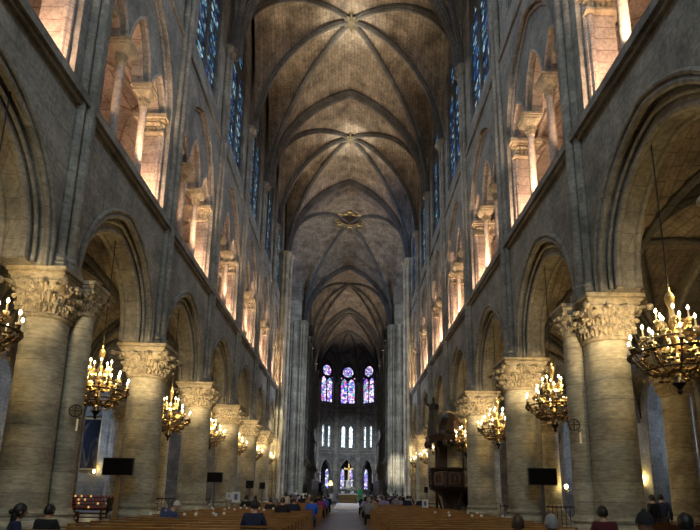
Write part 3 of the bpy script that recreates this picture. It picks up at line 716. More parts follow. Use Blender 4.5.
# ------------------------------------------------------------------ gallery floodlights
for s in (-1, 1):
    for i, e in enumerate(edgesN[1:]):
        if e > 5:
            spot('gallery_floodlight', (s * 6.98, yy(s * 6.98, e - 1.95), 11.2), (s * 6.75, yy(s * 6.75, e - .8), 12.6), 140, 430, PINK, .6, .12)
            spot('gallery_reveal_spotlight', (s * (XW + .14), yy(s * 6.4, e - 2.7), 11.2), (s * (XW + .12), yy(s * 6.4, e - .75), 16.6), 40, 800, (1.0, .68, .42), .8, .05)
            point('gallery_lamp', (s * 8.5, yy(s * 8.5, e - 3.0), 12), 22, PINK, 0.12)
            spot('gallery_arch_spotlight', (s * 6.75, yy(s * 6.75, e - 3.7), 11.3), (s * 6.6, yy(s * 6.6, e - 1.5), 16.2), 75, 380, (1.0, .68, .42), .8, .08)
            spot('gallery_arch_spotlight', (s * 6.75, yy(s * 6.75, e - 5.2), 11.3), (s * 6.6, yy(s * 6.6, e - 3.2), 16.4), 60, 300, (1.0, .68, .42), .8, .08)

# ------------------------------------------------------------------ chandeliers
def cand_meshes():
    a = MB(); a.lathe([(.012, 0), (.05, .01), (.055, .04), (.03, .05), (.016, .06), (.015, .2), (.008, .205)], n=8)
    f = MB(); f.lathe([(.004, .2), (.02, .215), (.026, .24), (.016, .275), (.003, .3)], n=8)
    return a.mesh('candle', True), f.mesh('flame', True)
CM, FM = cand_meshes()
def arm_mesh(r0, z0, r1, z1, dip):
    b = MB(); P = []
    for i in range(11):
        t = i / 10; P.append((r0 + (r1 - r0) * t, 0, z0 + (z1 - z0) * t - dip * sin(pi * t)))
    b.tube(P, [.02, .022, .022, .02, .02, .018, .018, .016, .016, .015, .015], 6)
    c = P[5]; b.tube([(c[0] + .07 * cos(a) * (1 - a / 12), 0, c[2] + .09 + .07 * sin(a) * (1 - a / 12)) for a in [k * .6 for k in range(14)]], .011, 5)
    for i in (2, 4, 6, 8): b.ball((P[i][0], 0, P[i][2] - .03), .03, 6, 4, (1.4, .7, 1))
    b.ball((r1, 0, z1 - .05), .035, 6, 5); b.lathe([(.01, -.16), (.03, -.12), (.012, -.07), (.03, -.03), (.05, 0)], r1, 0, 8, z1)
    return b.mesh('arm', True)
ARM1 = arm_mesh(.12, .35, .76, .78, .22); ARM2 = arm_mesh(.1, .75, .5, 1.03, .12); ARM3 = arm_mesh(.08, 1.2, .27, 1.32, .06)
def chandelier(label, x, y, group):
    t = thing('chandelier', label, 'chandelier', (x, yy(x, y), 3.62), random.uniform(0, .5), group)
    b = MB(); b.lathe([(.01, -.02), (.05, .02), (.03, .07), (.02, .1), (.07, .16), (.1, .24), (.06, .3), (.13, .38), (.16, .5), (.1, .6), (.05, .7), (.08, .8), (.15, .92), (.17, 1.0), (.09, 1.08), (.05, 1.2), (.1, 1.28), (.12, 1.34), (.07, 1.42), (.05, 1.5), (.07, 1.6), (.13, 1.74), (.15, 1.84), (.1, 1.92), (.04, 1.96), (.05, 2.02), (.01, 2.07)], n=16)
    part('stem', b, GOLD, t, True).scale = (.58, .58, 1)
    b = MB(); b.tube([(0, 0, 2.05), (0, 0, 9.2 - 3.62)], .013, 6); part('chain', b, IRON, t)
    h = MB(); h.tube([(.55 * cos(a * pi / 16), .55 * sin(a * pi / 16), .93) for a in range(32)], .025, 6, True)
    for a in range(16): h.ball((.55 * cos(a * pi / 8), .55 * sin(a * pi / 8), .98), .035, 6, 5)
    part('upper_hoop', h, GOLD, t, True)
    h = MB(); h.tube([(.78 * cos(a * pi / 20), .78 * sin(a * pi / 20), .66) for a in range(40)], .022, 6, True)
    h.tube([(.5 * cos(a * pi / 20), .5 * sin(a * pi / 20), .36) for a in range(40)], .02, 6, True)
    rr = random.Random(4)
    for a in range(130):
        g = a * 2 * pi / 130; R = .3 + .46 * rr.random(); zz = .22 + (R - .3) * 1.0
        h.ball((R * cos(g), R * sin(g), zz + rr.uniform(-.08, .1)), rr.uniform(.025, .05), 6, 4, (1, 1, .8))
    part('lower_crown', h, BRONZE, t, True)
    h = MB(); h.lathe([(.01, -.12), (.05, -.08), (.03, -.02), (.07, .04), (.12, .1), (.08, .17), (.05, .25)], n=12); part('pendant', h, IRON, t, True)
    for n, r, z, am in ((10, .76, .78, ARM1), (6, .5, 1.03, ARM2), (5, .27, 1.32, ARM3)):
        for i in range(n):
            a = 2 * pi * i / n + (.2 if n == 6 else 0)
            link('arm', am, BRONZE if n == 10 else GOLD, t, rot=(0, 0, a))
            c = link('candle', CM, WAX, t, loc=(r * cos(a), r * sin(a), z)); link('flame', FM, BULB, c)
    t.scale = (1.06, 1.06, 1.0)
    return t
C0 = chandelier('gilded candle chandelier under the near left arch, cut by the frame edge', -6.55, PY(.62), None)
CH0 = {}
for s in (-1, 1):
    for k in range(0, 7):
        x = s * (6.9 if s < 0 else 6.58); y = PY(k + .5) + (.3 if s < 0 else .45)
        lab = 'gilded candle chandelier hanging in the %s arch on the %s side of the nave' % (ORD[k], SIDE[s])
        if k == 0 and s < 0: C0['label'] = 'gilded candle chandelier cut off by the left edge of the picture'; C0.location[1] = yy(x, 9.45); C0['group'] = 'chandeliers in the nave arches'; y = 9.45
        else: dup(C0, (x, yy(x, y), 3.57), random.uniform(0, 1), lab, 'chandeliers in the nave arches')
        spot('capital_fill_spot', (x - s * .55, yy(x, y) - .2, 4.9), (s * 6.5, yy(s * 6.5, PY(k + 1)) - .3, 5.5), 62, 330, (1.0, 0.76, 0.44), .9, .08)  # added beside the chandelier to brighten the capital, no lamp there
        for dz, pw in ((5.6, 50), (4.6, 66)):
            point('chandelier_glow', (x + .22, yy(x, y) - .22, dz), pw, (1.0, 0.70, 0.28), 0.06)
# point lights added in the aisles and chapels, without lamp bodies
for s in (-1, 1):
    for k in range(0, 7): point('aisle_point_light', (s * 9.6, yy(s * 9.6, PY(k + .5)), 5.2), 7, (1.0, 0.66, 0.30), 0.1)
    for k in (1, 3, 5): point('outer_aisle_point_light', (s * 15.4, yy(s * 15.4, PY(k + .5)), 5.2), 20, (1.0, 0.7, 0.38), 0.1)
    for k in ((5.6,) if s < 0 else (4.2, 5.6)): point('outer_aisle_fill', (s * 15.6, yy(s * 15.6, PY(k)), 4.5), 240 if s < 0 else 70, (0.5, 0.68, 1.0), 0.4)  # added cool fill for the wall faces, no window here
    for k in (2, 3, 4, 5): point('chapel_daylight', (s * 21.2, yy(s * 22, PY(k + .5)), 5.5), 260, (0.5, 0.68, 1.0), 0.4)
def sconce(label, x, y, z, dx, dy, pw=16):
    t = thing('wall_sconce', label, 'lamp', (x, y, z))
    b = MB(); b.lathe([(.02, -.2), (.05, -.16), (.03, -.1), (.06, -.03), (.02, 0)], 0, 0, 10); b.tube([(0, 0, -.1), (-dx * .5, -dy * .5, -.16), (-dx, -dy, -.05)], .015, 6); part('bracket', b, GOLD, t, True)
    b = MB(); b.lathe([(.05, 0), (.09, .05), (.1, .14), (.07, .22), (.03, .24)], 0, 0, 12); part('lamp_shade', b, BULB, t, True)
    point('sconce_glow', (x, y, z + .35), pw, (1.0, 0.72, 0.2), 0.05)
sconce('small glowing lamp bracketed beside the right aisle pillar, low down', 12.75, 30.2, 2.0, -.2, .25, 22)
sconce('bright lamp low on the far chapel pillar, beyond the nearest right pillar', 17.85, 31.6, 2.35, -.2, .3, 90)
sconce('warm lamp low on the chapel wall at the left picture edge', -17.6, 25.9, 2.55, .3, .3, 40)
sconce('bright white lamp beneath the framed painting in the left chapel', -18.75, 39.6, 2.75, .2, .5, 20)

# ------------------------------------------------------------------ pews
def make_pew(label, m, x0, x1):
    t = thing('pew', label, 'pew'); L_ = x1 - x0; c = L_ / 2
    b = MB(); b.box(-c, c, -.20, .22, .40, .435); part('seat', b, DPEW, t)
    for z0, z1 in ((.70, .79), (.54, .61)):
        b = MB(); n = 6
        b.box(-c, c, -.245, -.215, z0, z1); part('back_rail', b, m if z0 > .6 else DPEW, t)  # lower rail darker than the top, shade between rows put into colour
    b = MB(); b.box(-c, c, -.28, -.19, .82, .85); part('top_rail', b, m, t)
    for x in (-c, 0, c):
        b = MB(); b.box(x - .025, x + .025, -.24, .2, 0, .42); b.box(x - .025, x + .025, -.25, -.2, .4, .82); part('end_panel', b, DPEW if m is not PEW else m, t)
    b = MB(); b.box(-c + .05, c - .05, .3, .42, .16, .2); part('kneeler', b, DPEW, t)
    return t
def ORW(k):
    k += 1; u = 'first second third fourth fifth sixth seventh eighth ninth tenth eleventh twelfth thirteenth fourteenth fifteenth sixteenth seventeenth eighteenth nineteenth'.split()
    if k < 20: return u[k - 1]
    t = ('twent', 'thirt', 'fort')[k // 10 - 2]
    return t + 'ieth' if k % 10 == 0 else t + 'y-' + u[k % 10 - 1]
PROW = lambda k: 5.6 + .93 * k
NP = 43
p0 = make_pew('x', PEW, 0, 4.1); first = True
for s in (-1, 1):
    for k in range(NP):
        y = PROW(k)
        W1 = '%s row from the viewer' % ORW(k)
        if k == 0: lab = 'golden brown wooden pew nearest to the viewer on the %s of the aisle' % SIDE[s]
        elif k == NP - 1: lab = 'golden brown wooden pew of the front row, %s of the aisle, nearest the altar' % SIDE[s]
        else: lab = 'golden brown wooden pew %s of the aisle, %s' % (SIDE[s], W1)
        loc = (s * 3.2 + .2 - .2 * (s < 0) - .0, yy(s * 3.2, y) - .0, 0)
        if first: p0.location = loc; p0['label'] = lab; p0['group'] = 'pews %s of the central aisle' % SIDE[s]; first = False
        else:
            q = dup(p0, loc, 0, lab, 'pews %s of the central aisle' % SIDE[s])
            if s > 0 and 27.6 < loc[1] < 31.2: q.scale = (.78, 1, 1); q.location[0] -= .45
d0 = make_pew('x', DPEW, 0, 3.2); first = True
for s in (-1, 1):
    for k in range(9):
        y = 12.5 + k * 1.25
        lab = 'dark wooden bench in the %s side aisle, %s from the viewer' % (SIDE[s], ORD[k] if k else 'first'); loc = (s * 9.6, yy(s * 9.6, y), 0)
        if first: d0.location = loc; d0['label'] = lab; d0['group'] = 'benches in the %s side aisle' % SIDE[s]; first = False
        elif (s < 0 and k not in (5, 6, 7)) or k in (1, 2): dup(d0, loc, 0, lab, 'benches in the %s side aisle' % SIDE[s])
# white leaflets on the pew ledges
lf = MB(); lf.add([(-.09, -.07, 0), (.09, -.07, 0), (.1, .07, .01), (-.08, .075, .01), (-.09, -.07, .012), (.09, -.07, .012), (.1, .07, .022), (-.08, .075, .022)], [(0, 3, 2, 1), (4, 5, 6, 7), (0, 1, 5, 4), (1, 2, 6, 5), (2, 3, 7, 6), (3, 0, 4, 7)])
LFM = lf.mesh('leaflet'); first = True
rl = random.Random(11)
for s, ks, xs in ((-1, (10, 11), (-5.0, -4.6, -4.1, -3.7, -3.3)), (-1, (15, 17), (-5.0, -4.5, -4.0, -3.6, -3.1, -2.7, -2.2)), (-1, (21,), (-4.6, -4, -3.5, -2.8)), (1, (12, 15), (3.6, 4.1, 4.6, 5.0))):
    for k in ks:
        for x in xs:
            xx = x + rl.uniform(-.15, .15); o = link('leaflet', LFM, PAPER, scale=(.42, .5, .42), loc=(xx, yy(s * 3.2, PROW(k)) - .235, .85 + .05), rot=(radians(75), 0, rl.uniform(-.5, .5)))
            tag(o, 'white paper leaflet standing on a pew rail %s of the aisle' % SIDE[s], 'leaflet', 'leaflets on the pews %s of the aisle' % SIDE[s])

# ------------------------------------------------------------------ people
SKIN = mat('skin', (0.50, 0.31, 0.22), 0.6); HBLK = mat('hair_black', (0.012, 0.009, 0.008), 0.5); HBRN = mat('hair_brown', (0.06, 0.03, 0.015), 0.5); HGRY = mat('hair_grey', (0.32, 0.31, 0.30), 0.6)
NAVY = mat('cloth_navy', (0.015, 0.02, 0.055), 0.85); BLK = mat('cloth_black', (0.012, 0.012, 0.014), 0.85); BLUE = mat('cloth_bright_blue', (0.02, 0.13, 0.75), 0.7); RED = mat('cloth_dark_red', (0.09, 0.007, 0.014), 0.85)
MAG = mat('cloth_magenta', (0.3, 0.03, 0.2), 0.8); GRYC = mat('cloth_grey', (0.22, 0.23, 0.25), 0.85); WHT = mat('cloth_white', (0.62, 0.62, 0.62), 0.8); GRN = mat('vestment_green', (0.02, 0.35, 0.12), 0.6); LAV = mat('cloth_lavender', (0.35, 0.28, 0.5), 0.8); JEAN = mat('cloth_denim', (0.05, 0.08, 0.16), 0.85); STB = mat('cloth_steel_blue', (0.035, 0.06, 0.15), 0.8); TAN = mat('cloth_tan', (0.3, 0.2, 0.12), 0.85)
def skin_mesh(V, E_, R, name, sub=2):
    me = bpy.data.meshes.new(name); me.from_pydata(V, E_, []); o = bpy.data.objects.new(name, me); COL.objects.link(o)
    sm = o.modifiers.new('s', 'SKIN')
    if not me.skin_vertices: me.attributes  # the modifier adds the layer
    for i, r in enumerate(R):
        sv = me.skin_vertices[0].data[i]; sv.radius = r if isinstance(r, tuple) else (r, r); sv.use_root = (i == 0)
    sm.use_smooth_shade = True
    ss = o.modifiers.new('u', 'SUBSURF'); ss.levels = sub; ss.render_levels = sub
    dg = bpy.context.evaluated_depsgraph_get(); dg.update()
    m = bpy.data.meshes.new_from_object(o.evaluated_get(dg)); m.name = name
    bpy.data.objects.remove(o); m.polygons.foreach_set('use_smooth', [True] * len(m.polygons)); return m
def head_mb(c, yaw_=0.0, pitch_=0.0):
    b = MB(); n, m = 20, 16; cx_, cy_, cz = 0, 0, 0; vs = []; fs = []
    for j in range(m + 1):
        p = pi * j / m
        for i in range(n):
            a = 2 * pi * i / n; x = sin(p) * cos(a); y = sin(p) * sin(a); z = cos(p)
            k = 1 - .22 * max(0, -z) ** 1.5
            X, Y, Z = x * .076 * k, y * .096 * (k if y > 0 else k * .96), z * .118
            if y > .75 and abs(x) < .3: Y += .022 * max(0, 1 - abs(z + .12) * 4) * (1 - abs(x) * 3)   # nose
            if y > .6 and abs(z - .05) < .16 and .2 < abs(x) < .6: Y -= .006                                   # eye sockets
            if y > .5 and z < -.7: Y += .008
            vs.append((X, Y, Z))
    for j in range(m):
        for i in range(n): fs.append((j * n + i, (j + 1) * n + i, (j + 1) * n + (i + 1) % n, j * n + (i + 1) % n))
    b.add(vs, fs)
    for s in (-1, 1):
        b.ball((s * .078, -.005, -.005), .03, 8, 6, (.35, .7, 1)); b.ball((s * .03, .084, .012), .011, 8, 6)
    b.ball((0, .088, -.052), .02, 8, 5, (1.2, .35, .3)); b.ball((0, .101, -.012), .014, 8, 6, (.8, 1, 1.2))
    R = Matrix.Rotation(yaw_, 3, 'Z') @ Matrix.Rotation(pitch_, 3, 'X')
    b.v = [tuple(Vector(c) + R @ Vector(v)) for v in b.v]; return b
def hair_mb(c, style, yaw_=0, pitch_=0):
    b = MB(); n, m = 20, 10; vs = []; fs = []
    for j in range(m + 1):
        for i in range(n):
            a = 2 * pi * i / n; fr = sin(a)               # +1 = face side
            lim = {'short': 1.95 - .85 * max(0, fr), 'long': 2.2 - 1.1 * max(0, fr), 'cap': 1.45, 'beanie': 1.62, 'thin': 2.0 - 1.0 * max(0, fr)}[style]
            p = lim * j / m; g = 1.1 if style != 'thin' else 1.04
            x, y, z = sin(p) * cos(a), sin(p) * sin(a), cos(p)
            q = random.Random(i * 31 + j).uniform(.97, 1.04)
            vs.append((x * .08 * g * q, y * .1 * g * q - .004, z * .122 * g * q + .002))
    for j in range(m):
        for i in range(n): fs.append((j * n + i, (j + 1) * n + i, (j + 1) * n + (i + 1) % n, j * n + (i + 1) % n))
    b.add(vs, fs)
    if style == 'long':
        b.ball((0, -.075, -.10), .075, 12, 8, (1.05, .7, 1.7)); b.ball((0, -.12, -.0), .045, 10, 8)
    if style == 'cap': b.ball((0, .11, .03), .07, 12, 6, (1, 1.1, .15))
    if style == 'beanie': b.ball((0, 0, .13), .03, 8, 6)
    R = Matrix.Rotation(yaw_, 3, 'Z') @ Matrix.Rotation(pitch_, 3, 'X')
    b.v = [tuple(Vector(c) + R @ Vector(v)) for v in b.v]; return b
def hand(V, E_, R, w, p, d, s):
    """palm and five fingers grown from wrist index w"""
    p = Vector(p); d = Vector(d).normalized(); side = Vector((0, 0, 1)).cross(d)
    if side.length < .3: side = Vector((1, 0, 0))
    side.normalize(); side *= s
    V.append(tuple(p + d * .06)); R.append((.026, .018)); pi_ = len(V) - 1; E_.append((w, pi_))
    for f_, (off, ln) in enumerate(((-.03, .055), (-.011, .07), (.011, .075), (.031, .065))):
        a = p + d * .09 + side * off; V.append(tuple(a)); R.append(.009); E_.append((pi_, len(V) - 1))
        V.append(tuple(a + d * ln * .6 + Vector((0, 0, -.01)))); R.append(.008); E_.append((len(V) - 2, len(V) - 1))
        V.append(tuple(a + d * ln * .85 + Vector((0, 0, -.03)))); R.append(.007); E_.append((len(V) - 2, len(V) - 1))
    V.append(tuple(p + d * .05 + side * .045)); R.append(.01); E_.append((pi_, len(V) - 1))
    V.append(tuple(p + d * .085 + side * .055)); R.append(.008); E_.append((len(V) - 2, len(V) - 1))
def pose(kind):
    if kind == 'seated':
        J = dict(pel=(0, 0, .56), wai=(0, -.03, .74), che=(0, -.04, .95), nb=(0, -.02, 1.08), nk=(0, 0, 1.14), hd=(0, .025, 1.235), sh=(.165, -.03, 1.04), el=(.235, .03, .78), wr=(.13, .27, .66), hip=(.09, 0, .53), kn=(.12, .42, .54), an=(.12, .44, .1), toe=(.13, .6, .05))
    elif kind == 'leaning':
        J = dict(pel=(0, 0, .56), wai=(.08, .02, .73), che=(.2, .08, .90), nb=(.27, .12, 1.0), nk=(.30, .15, 1.05), hd=(.34, .19, 1.13), sh=(.165, -.03, 1.04), el=(.235, .03, .78), wr=(.13, .27, .66), hip=(.09, 0, .53), kn=(.12, .42, .54), an=(.12, .44, .1), toe=(.13, .6, .05))
    else:
        J = dict(pel=(0, 0, .95), wai=(0, 0, 1.1), che=(0, -.01, 1.31), nb=(0, -.01, 1.45), nk=(0, .005, 1.51), hd=(0, .03, 1.605), sh=(.175, -.01, 1.41), el=(.24, -.02, 1.12), wr=(.23, .1, .88), hip=(.095, 0, .9), kn=(.1, .03, .5), an=(.1, -.02, .09), toe=(.12, .12, .04))
    return J
BODY = {}
def body_meshes(kind):
    if kind in BODY: return BODY[kind]
    J = pose(kind); off = Vector(J['che']) - Vector((0, J['che'][1], J['che'][2])) if kind == 'leaning' else Vector()
    def sd(n, s):
        p = J[n]
        if kind == 'leaning' and n in ('sh', 'el', 'wr'):
            return (s * p[0] + .23, p[1] + .12, p[2] - .06 - s * .05)
        return (s * p[0], p[1], p[2])
    V = [J['pel'], J['wai'], J['che'], J['nb'], J['nk'], J['hd']]; E_ = [(0, 1), (1, 2), (2, 3), (3, 4), (4, 5)]; R = [(.14, .1), (.12, .09), (.14, .1), (.07, .06), (.052, .052), (.05, .06)]
    for s in (-1, 1):
        b = len(V); V += [sd('sh', s), sd('el', s), sd('wr', s)]; E_ += [(2, b), (b, b + 1), (b + 1, b + 2)]; R += [.052, .04, .027]
        w = sd('wr', s); e = sd('el', s); hand(V, E_, R, b + 2, w, Vector(w) - Vector(e), -s)
        b = len(V); V += [sd('hip', s), sd('kn', s), sd('an', s), sd('toe', s)]; E_ += [(0, b), (b, b + 1), (b + 1, b + 2), (b + 2, b + 3)]; R += [.085, .058, .04, .035]
    bm_ = skin_mesh(V, E_, R, 'body')
    mb = MB(); mb.add([v.co[:] for v in bm_.vertices], [tuple(p.vertices) for p in bm_.polygons])
    hb_ = head_mb(J['hd']); mb.add(hb_.v, hb_.f); body = mb.mesh('person_body', True, 60)
    V = [J['pel'], J['wai'], J['che'], J['nb']]; E_ = [(0, 1), (1, 2), (2, 3)]; R = [(.185, .14), (.165, .125), (.19, .135), (.085, .075)]
    for s in (-1, 1):
        b = len(V); w = Vector(sd('wr', s)); e = Vector(sd('el', s)); V += [sd('sh', s), tuple(e), tuple(w + (e - w) * .12)]; E_ += [(2, b), (b, b + 1), (b + 1, b + 2)]; R += [.078, .062, .044]
    jk = skin_mesh(V, E_, R, 'jacket')
    V = [(J['pel'][0], J['pel'][1], J['pel'][2] - .01)]; E_ = []; R = [(.16, .12)]
    for s in (-1, 1):
        b = len(V); V += [sd('hip', s), sd('kn', s), sd('an', s)]; E_ += [(0, b), (b, b + 1), (b + 1, b + 2)]; R += [.1, .075, .058]
    tr = skin_mesh(V, E_, R, 'trousers')
    BODY[kind] = (body, jk, tr, J); return BODY[kind]
HAIR = {}
def person(kind, x, y, label, top, leg=BLK, hair=HBLK, style='short', rz=0.0, sc=1.0, z=0, group=None):
    body, jk, tr, J = body_meshes(kind)
    t = thing('person', label, 'person', (x, y, z), rz, group); t.scale = (sc, sc, sc)
    link('body', body, SKIN, t); link('jacket' if top is not GRN else 'vestment', jk, top, t); link('trousers', tr, leg, t)
    if (kind, style) not in HAIR: HAIR[(kind, style)] = hair_mb(J['hd'], style).mesh('hair', True)
    link({'cap': 'cap', 'beanie': 'beanie'}.get(style, 'hair'), HAIR[(kind, style)], hair, t)
    return t
def seat(px, Y, s=None):
    """nearest pew row; the seat line follows the skew of the plan"""
    sx = 3.2 if px > 0 else -3.2
    k = round((Y - sx * SH - 5.6) / .93); return yy(sx, PROW(k)) - .02
ND = [
 (-4.7, 8.3, 'seated person at the left picture corner, long dark hair and navy coat', NAVY, JEAN, HBLK, 'long', -.9, .94),
 (-4.76, 9.3, 'seated person in a black coat, seen from behind by the nearest left pillar', BLK, BLK, HBLK, 'short', -.1, .92),
 (-1.62, 10.6, 'dark-haired person in a dark jacket sitting alone left of the aisle', NAVY, BLK, HBLK, 'short', 0, 1.0),
 (-1.95, 18.0, 'seated person in black, just left of the aisle behind the blue jacket', BLK, BLK, HBRN, 'short', .1, 1.0),
 (-2.9, 22.0, 'hunched person in dark clothes sitting before the fifth left pillar', BLK, BLK, HBLK, 'short', .1, .95),
 (-1.2, 22.0, 'seated person in a bright blue jacket left of the central aisle', BLUE, JEAN, HBRN, 'short', 0, 1.0),
 (-1.75, 20.5, 'seated person in a navy coat beside the bright blue jacket', NAVY, BLK, HBRN, 'short', 0, 1.0),
 (-1.2, 30.0, 'seated person in a magenta coat left of the aisle', MAG, BLK, HBRN, 'long', 0, 1.0),
 (-1.2, 35.0, 'second person in blue, farther up the left pews by the aisle', BLUE, BLK, HBLK, 'short', 0, 1.0),
 (-1.15, 39.5, 'seated person in black at the aisle end of a far left pew', BLK, BLK, HBLK, 'short', 0, 1.05),
 (1.25, 24.0, 'seated person in a pale grey coat right beside the central aisle', GRYC, BLK, HGRY, 'short', 0, 1.0),
 (1.7, 27.0, 'seated person in tan, right of the aisle', TAN, BLK, HBRN, 'short', 0, 1.0),
 (1.35, 31.5, 'seated person in lavender near the aisle on the right', LAV, BLK, HBLK, 'long', 0, 1.0),
 (2.42, 6.6, 'dark-haired head at the lower picture edge, right pews, left of the grey head', BLK, BLK, HBRN, 'short', -.3, .94),
 (2.85, 6.6, 'grey-haired person at the lower picture edge in the right pews', NAVY, BLK, HGRY, 'thin', 0, .95),
 (4.84, 10.0, 'seated person in a dark red jacket before the nearest right pillar', RED, BLK, HBLK, 'short', 0, 1.0),
 (3.52, 5.6, 'person in a black patterned knitted beanie at the lower right', BLK, BLK, BLK, 'beanie', 0, 1.0),
 (3.95, 5.6, 'person with cropped dark hair at the lower right corner', NAVY, BLK, HBLK, 'thin', -.5, 1.0),
]
for x, y, lab, top, leg, hr, st, rz, sc in ND: person('seated', x, seat(x, y), lab, top, leg, hr, st, rz, sc)
person('leaning', -4.5, seat(-4.2, 14.0), 'person in a steel blue jacket and white cap slumped sideways in a left pew', STB, BLK, WHT, 'cap', -.3, 1.0)
for x in (-4.45, -4.02): person('seated', x, seat(x, 25), 'dark-clothed person, %s of the pair beside the fourth left pillar' % ('left' if x < -4.2 else 'right'), BLK, BLK, HBLK, 'short', 0, 1.0)
person('standing', -3.25, 30.35, 'standing person in a white top with dark hair in the left pews', WHT, BLK, HBLK, 'long', 0, .9)
cl = [(BLK, 'black'), (NAVY, 'navy'), (GRYC, 'grey'), (MAG, 'magenta'), (TAN, 'tan'), (STB, 'steel blue'), (LAV, 'lavender'), (WHT, 'white')]
rp = random.Random(5)
for s, n, x0, x1, ya, yb in ((-1, 12, -4.6, -1.2, 33, 44), (1, 22, 1.2, 5.2, 33, 44.5)):
    for i in range(n):
        x = x0 + (x1 - x0) * ((i * .618 + .1) % 1); y = seat(x, ya + (yb - ya) * (i + .5) / n)
        c, cn = cl[rp.choices(range(8), (7, 5, 2, 1, 1, 2, 2, 1))[0]]
        person('seated', x, y, 'worshipper in %s %s of the aisle, %s pew row from the viewer' % (cn, SIDE[s], ORW(round((y - yy(s * 3.2, PROW(0))) / .93))), c, BLK, rp.choice((HBLK, HBRN, HGRY)), rp.choice(('short', 'long', 'thin')), rp.uniform(-.3, .3), rp.uniform(.97, 1.08), 0, 'worshippers in %s far up the %s pews' % (cn, SIDE[s]))
for i, x in enumerate((2.4, 2.9, 3.3, 3.9, 4.3, 4.7, 5.1)):
    c, cn = cl[(0, 1, 6, 0, 5, 1, 0)[i]]
    person('standing', x, 46.6 + (i % 2) * .3, 'visitor in %s standing at the front right, %s from the aisle' % (cn, ORD[i]), c, BLK, HBLK, 'short', .3 * (i % 3 - 1), rp.uniform(.88, .98))
for i, (x, y) in enumerate(((9.0, 14.6), (9.55, 15.1), (8.8, 15.9), (9.9, 17.3))):
    person('standing', x + .4, y + 1.3, 'dark-clothed visitor standing in the right side aisle, %s from the left' % ORD[i].replace('nearest', 'first'), (BLK, NAVY, BLK, GRYC)[i], BLK, HBLK, 'short', (.4, -.6, 1.2, 2.2)[i], .94 + .02 * i)

# ------------------------------------------------------------------ screens, boards, discs
def screen_stand(label, x, y, w, h, zc, post=STEEL, rz=0):
    t = thing('video_screen', label, 'screen', (x, y, 0), rz)
    b = MB(); b.box(-w / 2, w / 2, -.04, .04, zc - h / 2, zc + h / 2); part('housing', b, mat_once('housing_black', (0.01, 0.01, 0.011), .5), t)
    b = MB(); b.box(-w / 2 + .03, w / 2 - .03, -.048, -.04, zc - h / 2 + .03, zc + h / 2 - .03); part('display', b, SCREEN, t)
    b = MB(); b.box(-.05, .05, .05, .13, .03, zc + h * .3); part('post', b, post, t)
    b = MB(); b.box(-.3, .3, -.15, .35, 0, .04); part('foot_plate', b, STEEL, t)
_M = {}
def mat_once(n, c, r=.6, me=0):
    if n not in _M: _M[n] = mat(n, c, r, me)
    return _M[n]
BRASSP = mat('brown_post', (0.30, 0.19, 0.08), 0.5)
screen_stand('black video screen on a brown post before the second left pillar', -6.65, 15.9, .92, .52, 2.2, BRASSP)
screen_stand('black video screen on a post before the fourth left pillar', -6.75, 27.9, .86, .52, 2.25)
screen_stand('black video screen on a grey post before the second right pillar', 6.55, 17.0, .92, .54, 2.15)
screen_stand('small black screen beside the sixth left pillar', -6.0, 34.0, .5, .5, 2.0)
screen_stand('small black screen before the last left pillar', -6.0, 39.0, .42, .48, 2.0)
screen_stand('small dark screen near the crossing on the right', 6.25, 40.0, .4, .45, 1.9)
def board(label, x, y, w, h, z, inner, rz=0):
    t = thing('notice_board', label, 'sign', (x, y, 0), rz)
    b = MB(); b.box(-w / 2, w / 2, -.02, .02, z - h / 2, z + h / 2); part('panel', b, PAPER, t)
    b = MB(); b.box(-w * .2, w * .2, -.03, -.021, z - h * .25, z + h * .28); part('printed_picture', b, inner, t)
    b = MB()
    for q in (-1, 1): b.box(q * w * .4 - .02, q * w * .4 + .02, .02, .06, 0, z + h / 2)
    part('stand', b, STEEL, t)
board('white notice board with a blue picture beside the fifth left pillar', -5.5, 27.6, .42, .55, 1.25, mat_once('print_blue', (.12, .16, .4)))
board('small plain pale notice board left of the blue pictured one', -5.9, 27.8, .3, .35, 1.3, mat_once('print_grey', (.4, .45, .5)))
board('white and blue notice board beside the pulpit on the right', 4.55, 29.3, .34, .45, 1.05, mat_once('print_blue', (.12, .16, .4)))
def disc(label, x, y, z, rz):
    t = thing('consecration_cross', label, 'cross', (x, y, z), rz)
    b = MB(); b.tube([(.13 * cos(a * pi / 12), 0, .13 * sin(a * pi / 12)) for a in range(24)], .014, 6, True); part('ring', b, IRON, t, True)
    b = MB(); b.box(-.12, .12, -.012, .012, -.02, .02); b.box(-.02, .02, -.013, .013, -.12, .12)
    for a in range(4): b.ball((.09 * cos(a * pi / 2 + pi / 4), 0, .09 * sin(a * pi / 2 + pi / 4)), .018, 6, 5)
    part('cross_arms', b, BRONZE, t)
    b = MB(); b.tube([(.1, 0, -.14), (.1, -.1, -.3), (.1, -.12, -.45)], .012, 6); part('bracket', b, IRON, t)
    b = MB(); b.lathe([(.03, -.45), (.022, -.43), (.022, -.2), (.005, -.19)], .1, -.12, 10); part('candle', b, WAX, t, True)
disc('round iron cross with a candle, fixed to the slender column by the nearest left pillar', -5.76, 11.38, 3.2, .2)
disc('round iron cross with a candle, fixed to the slender column by the nearest right pillar', 5.64, 12.3, 3.2, -.2)

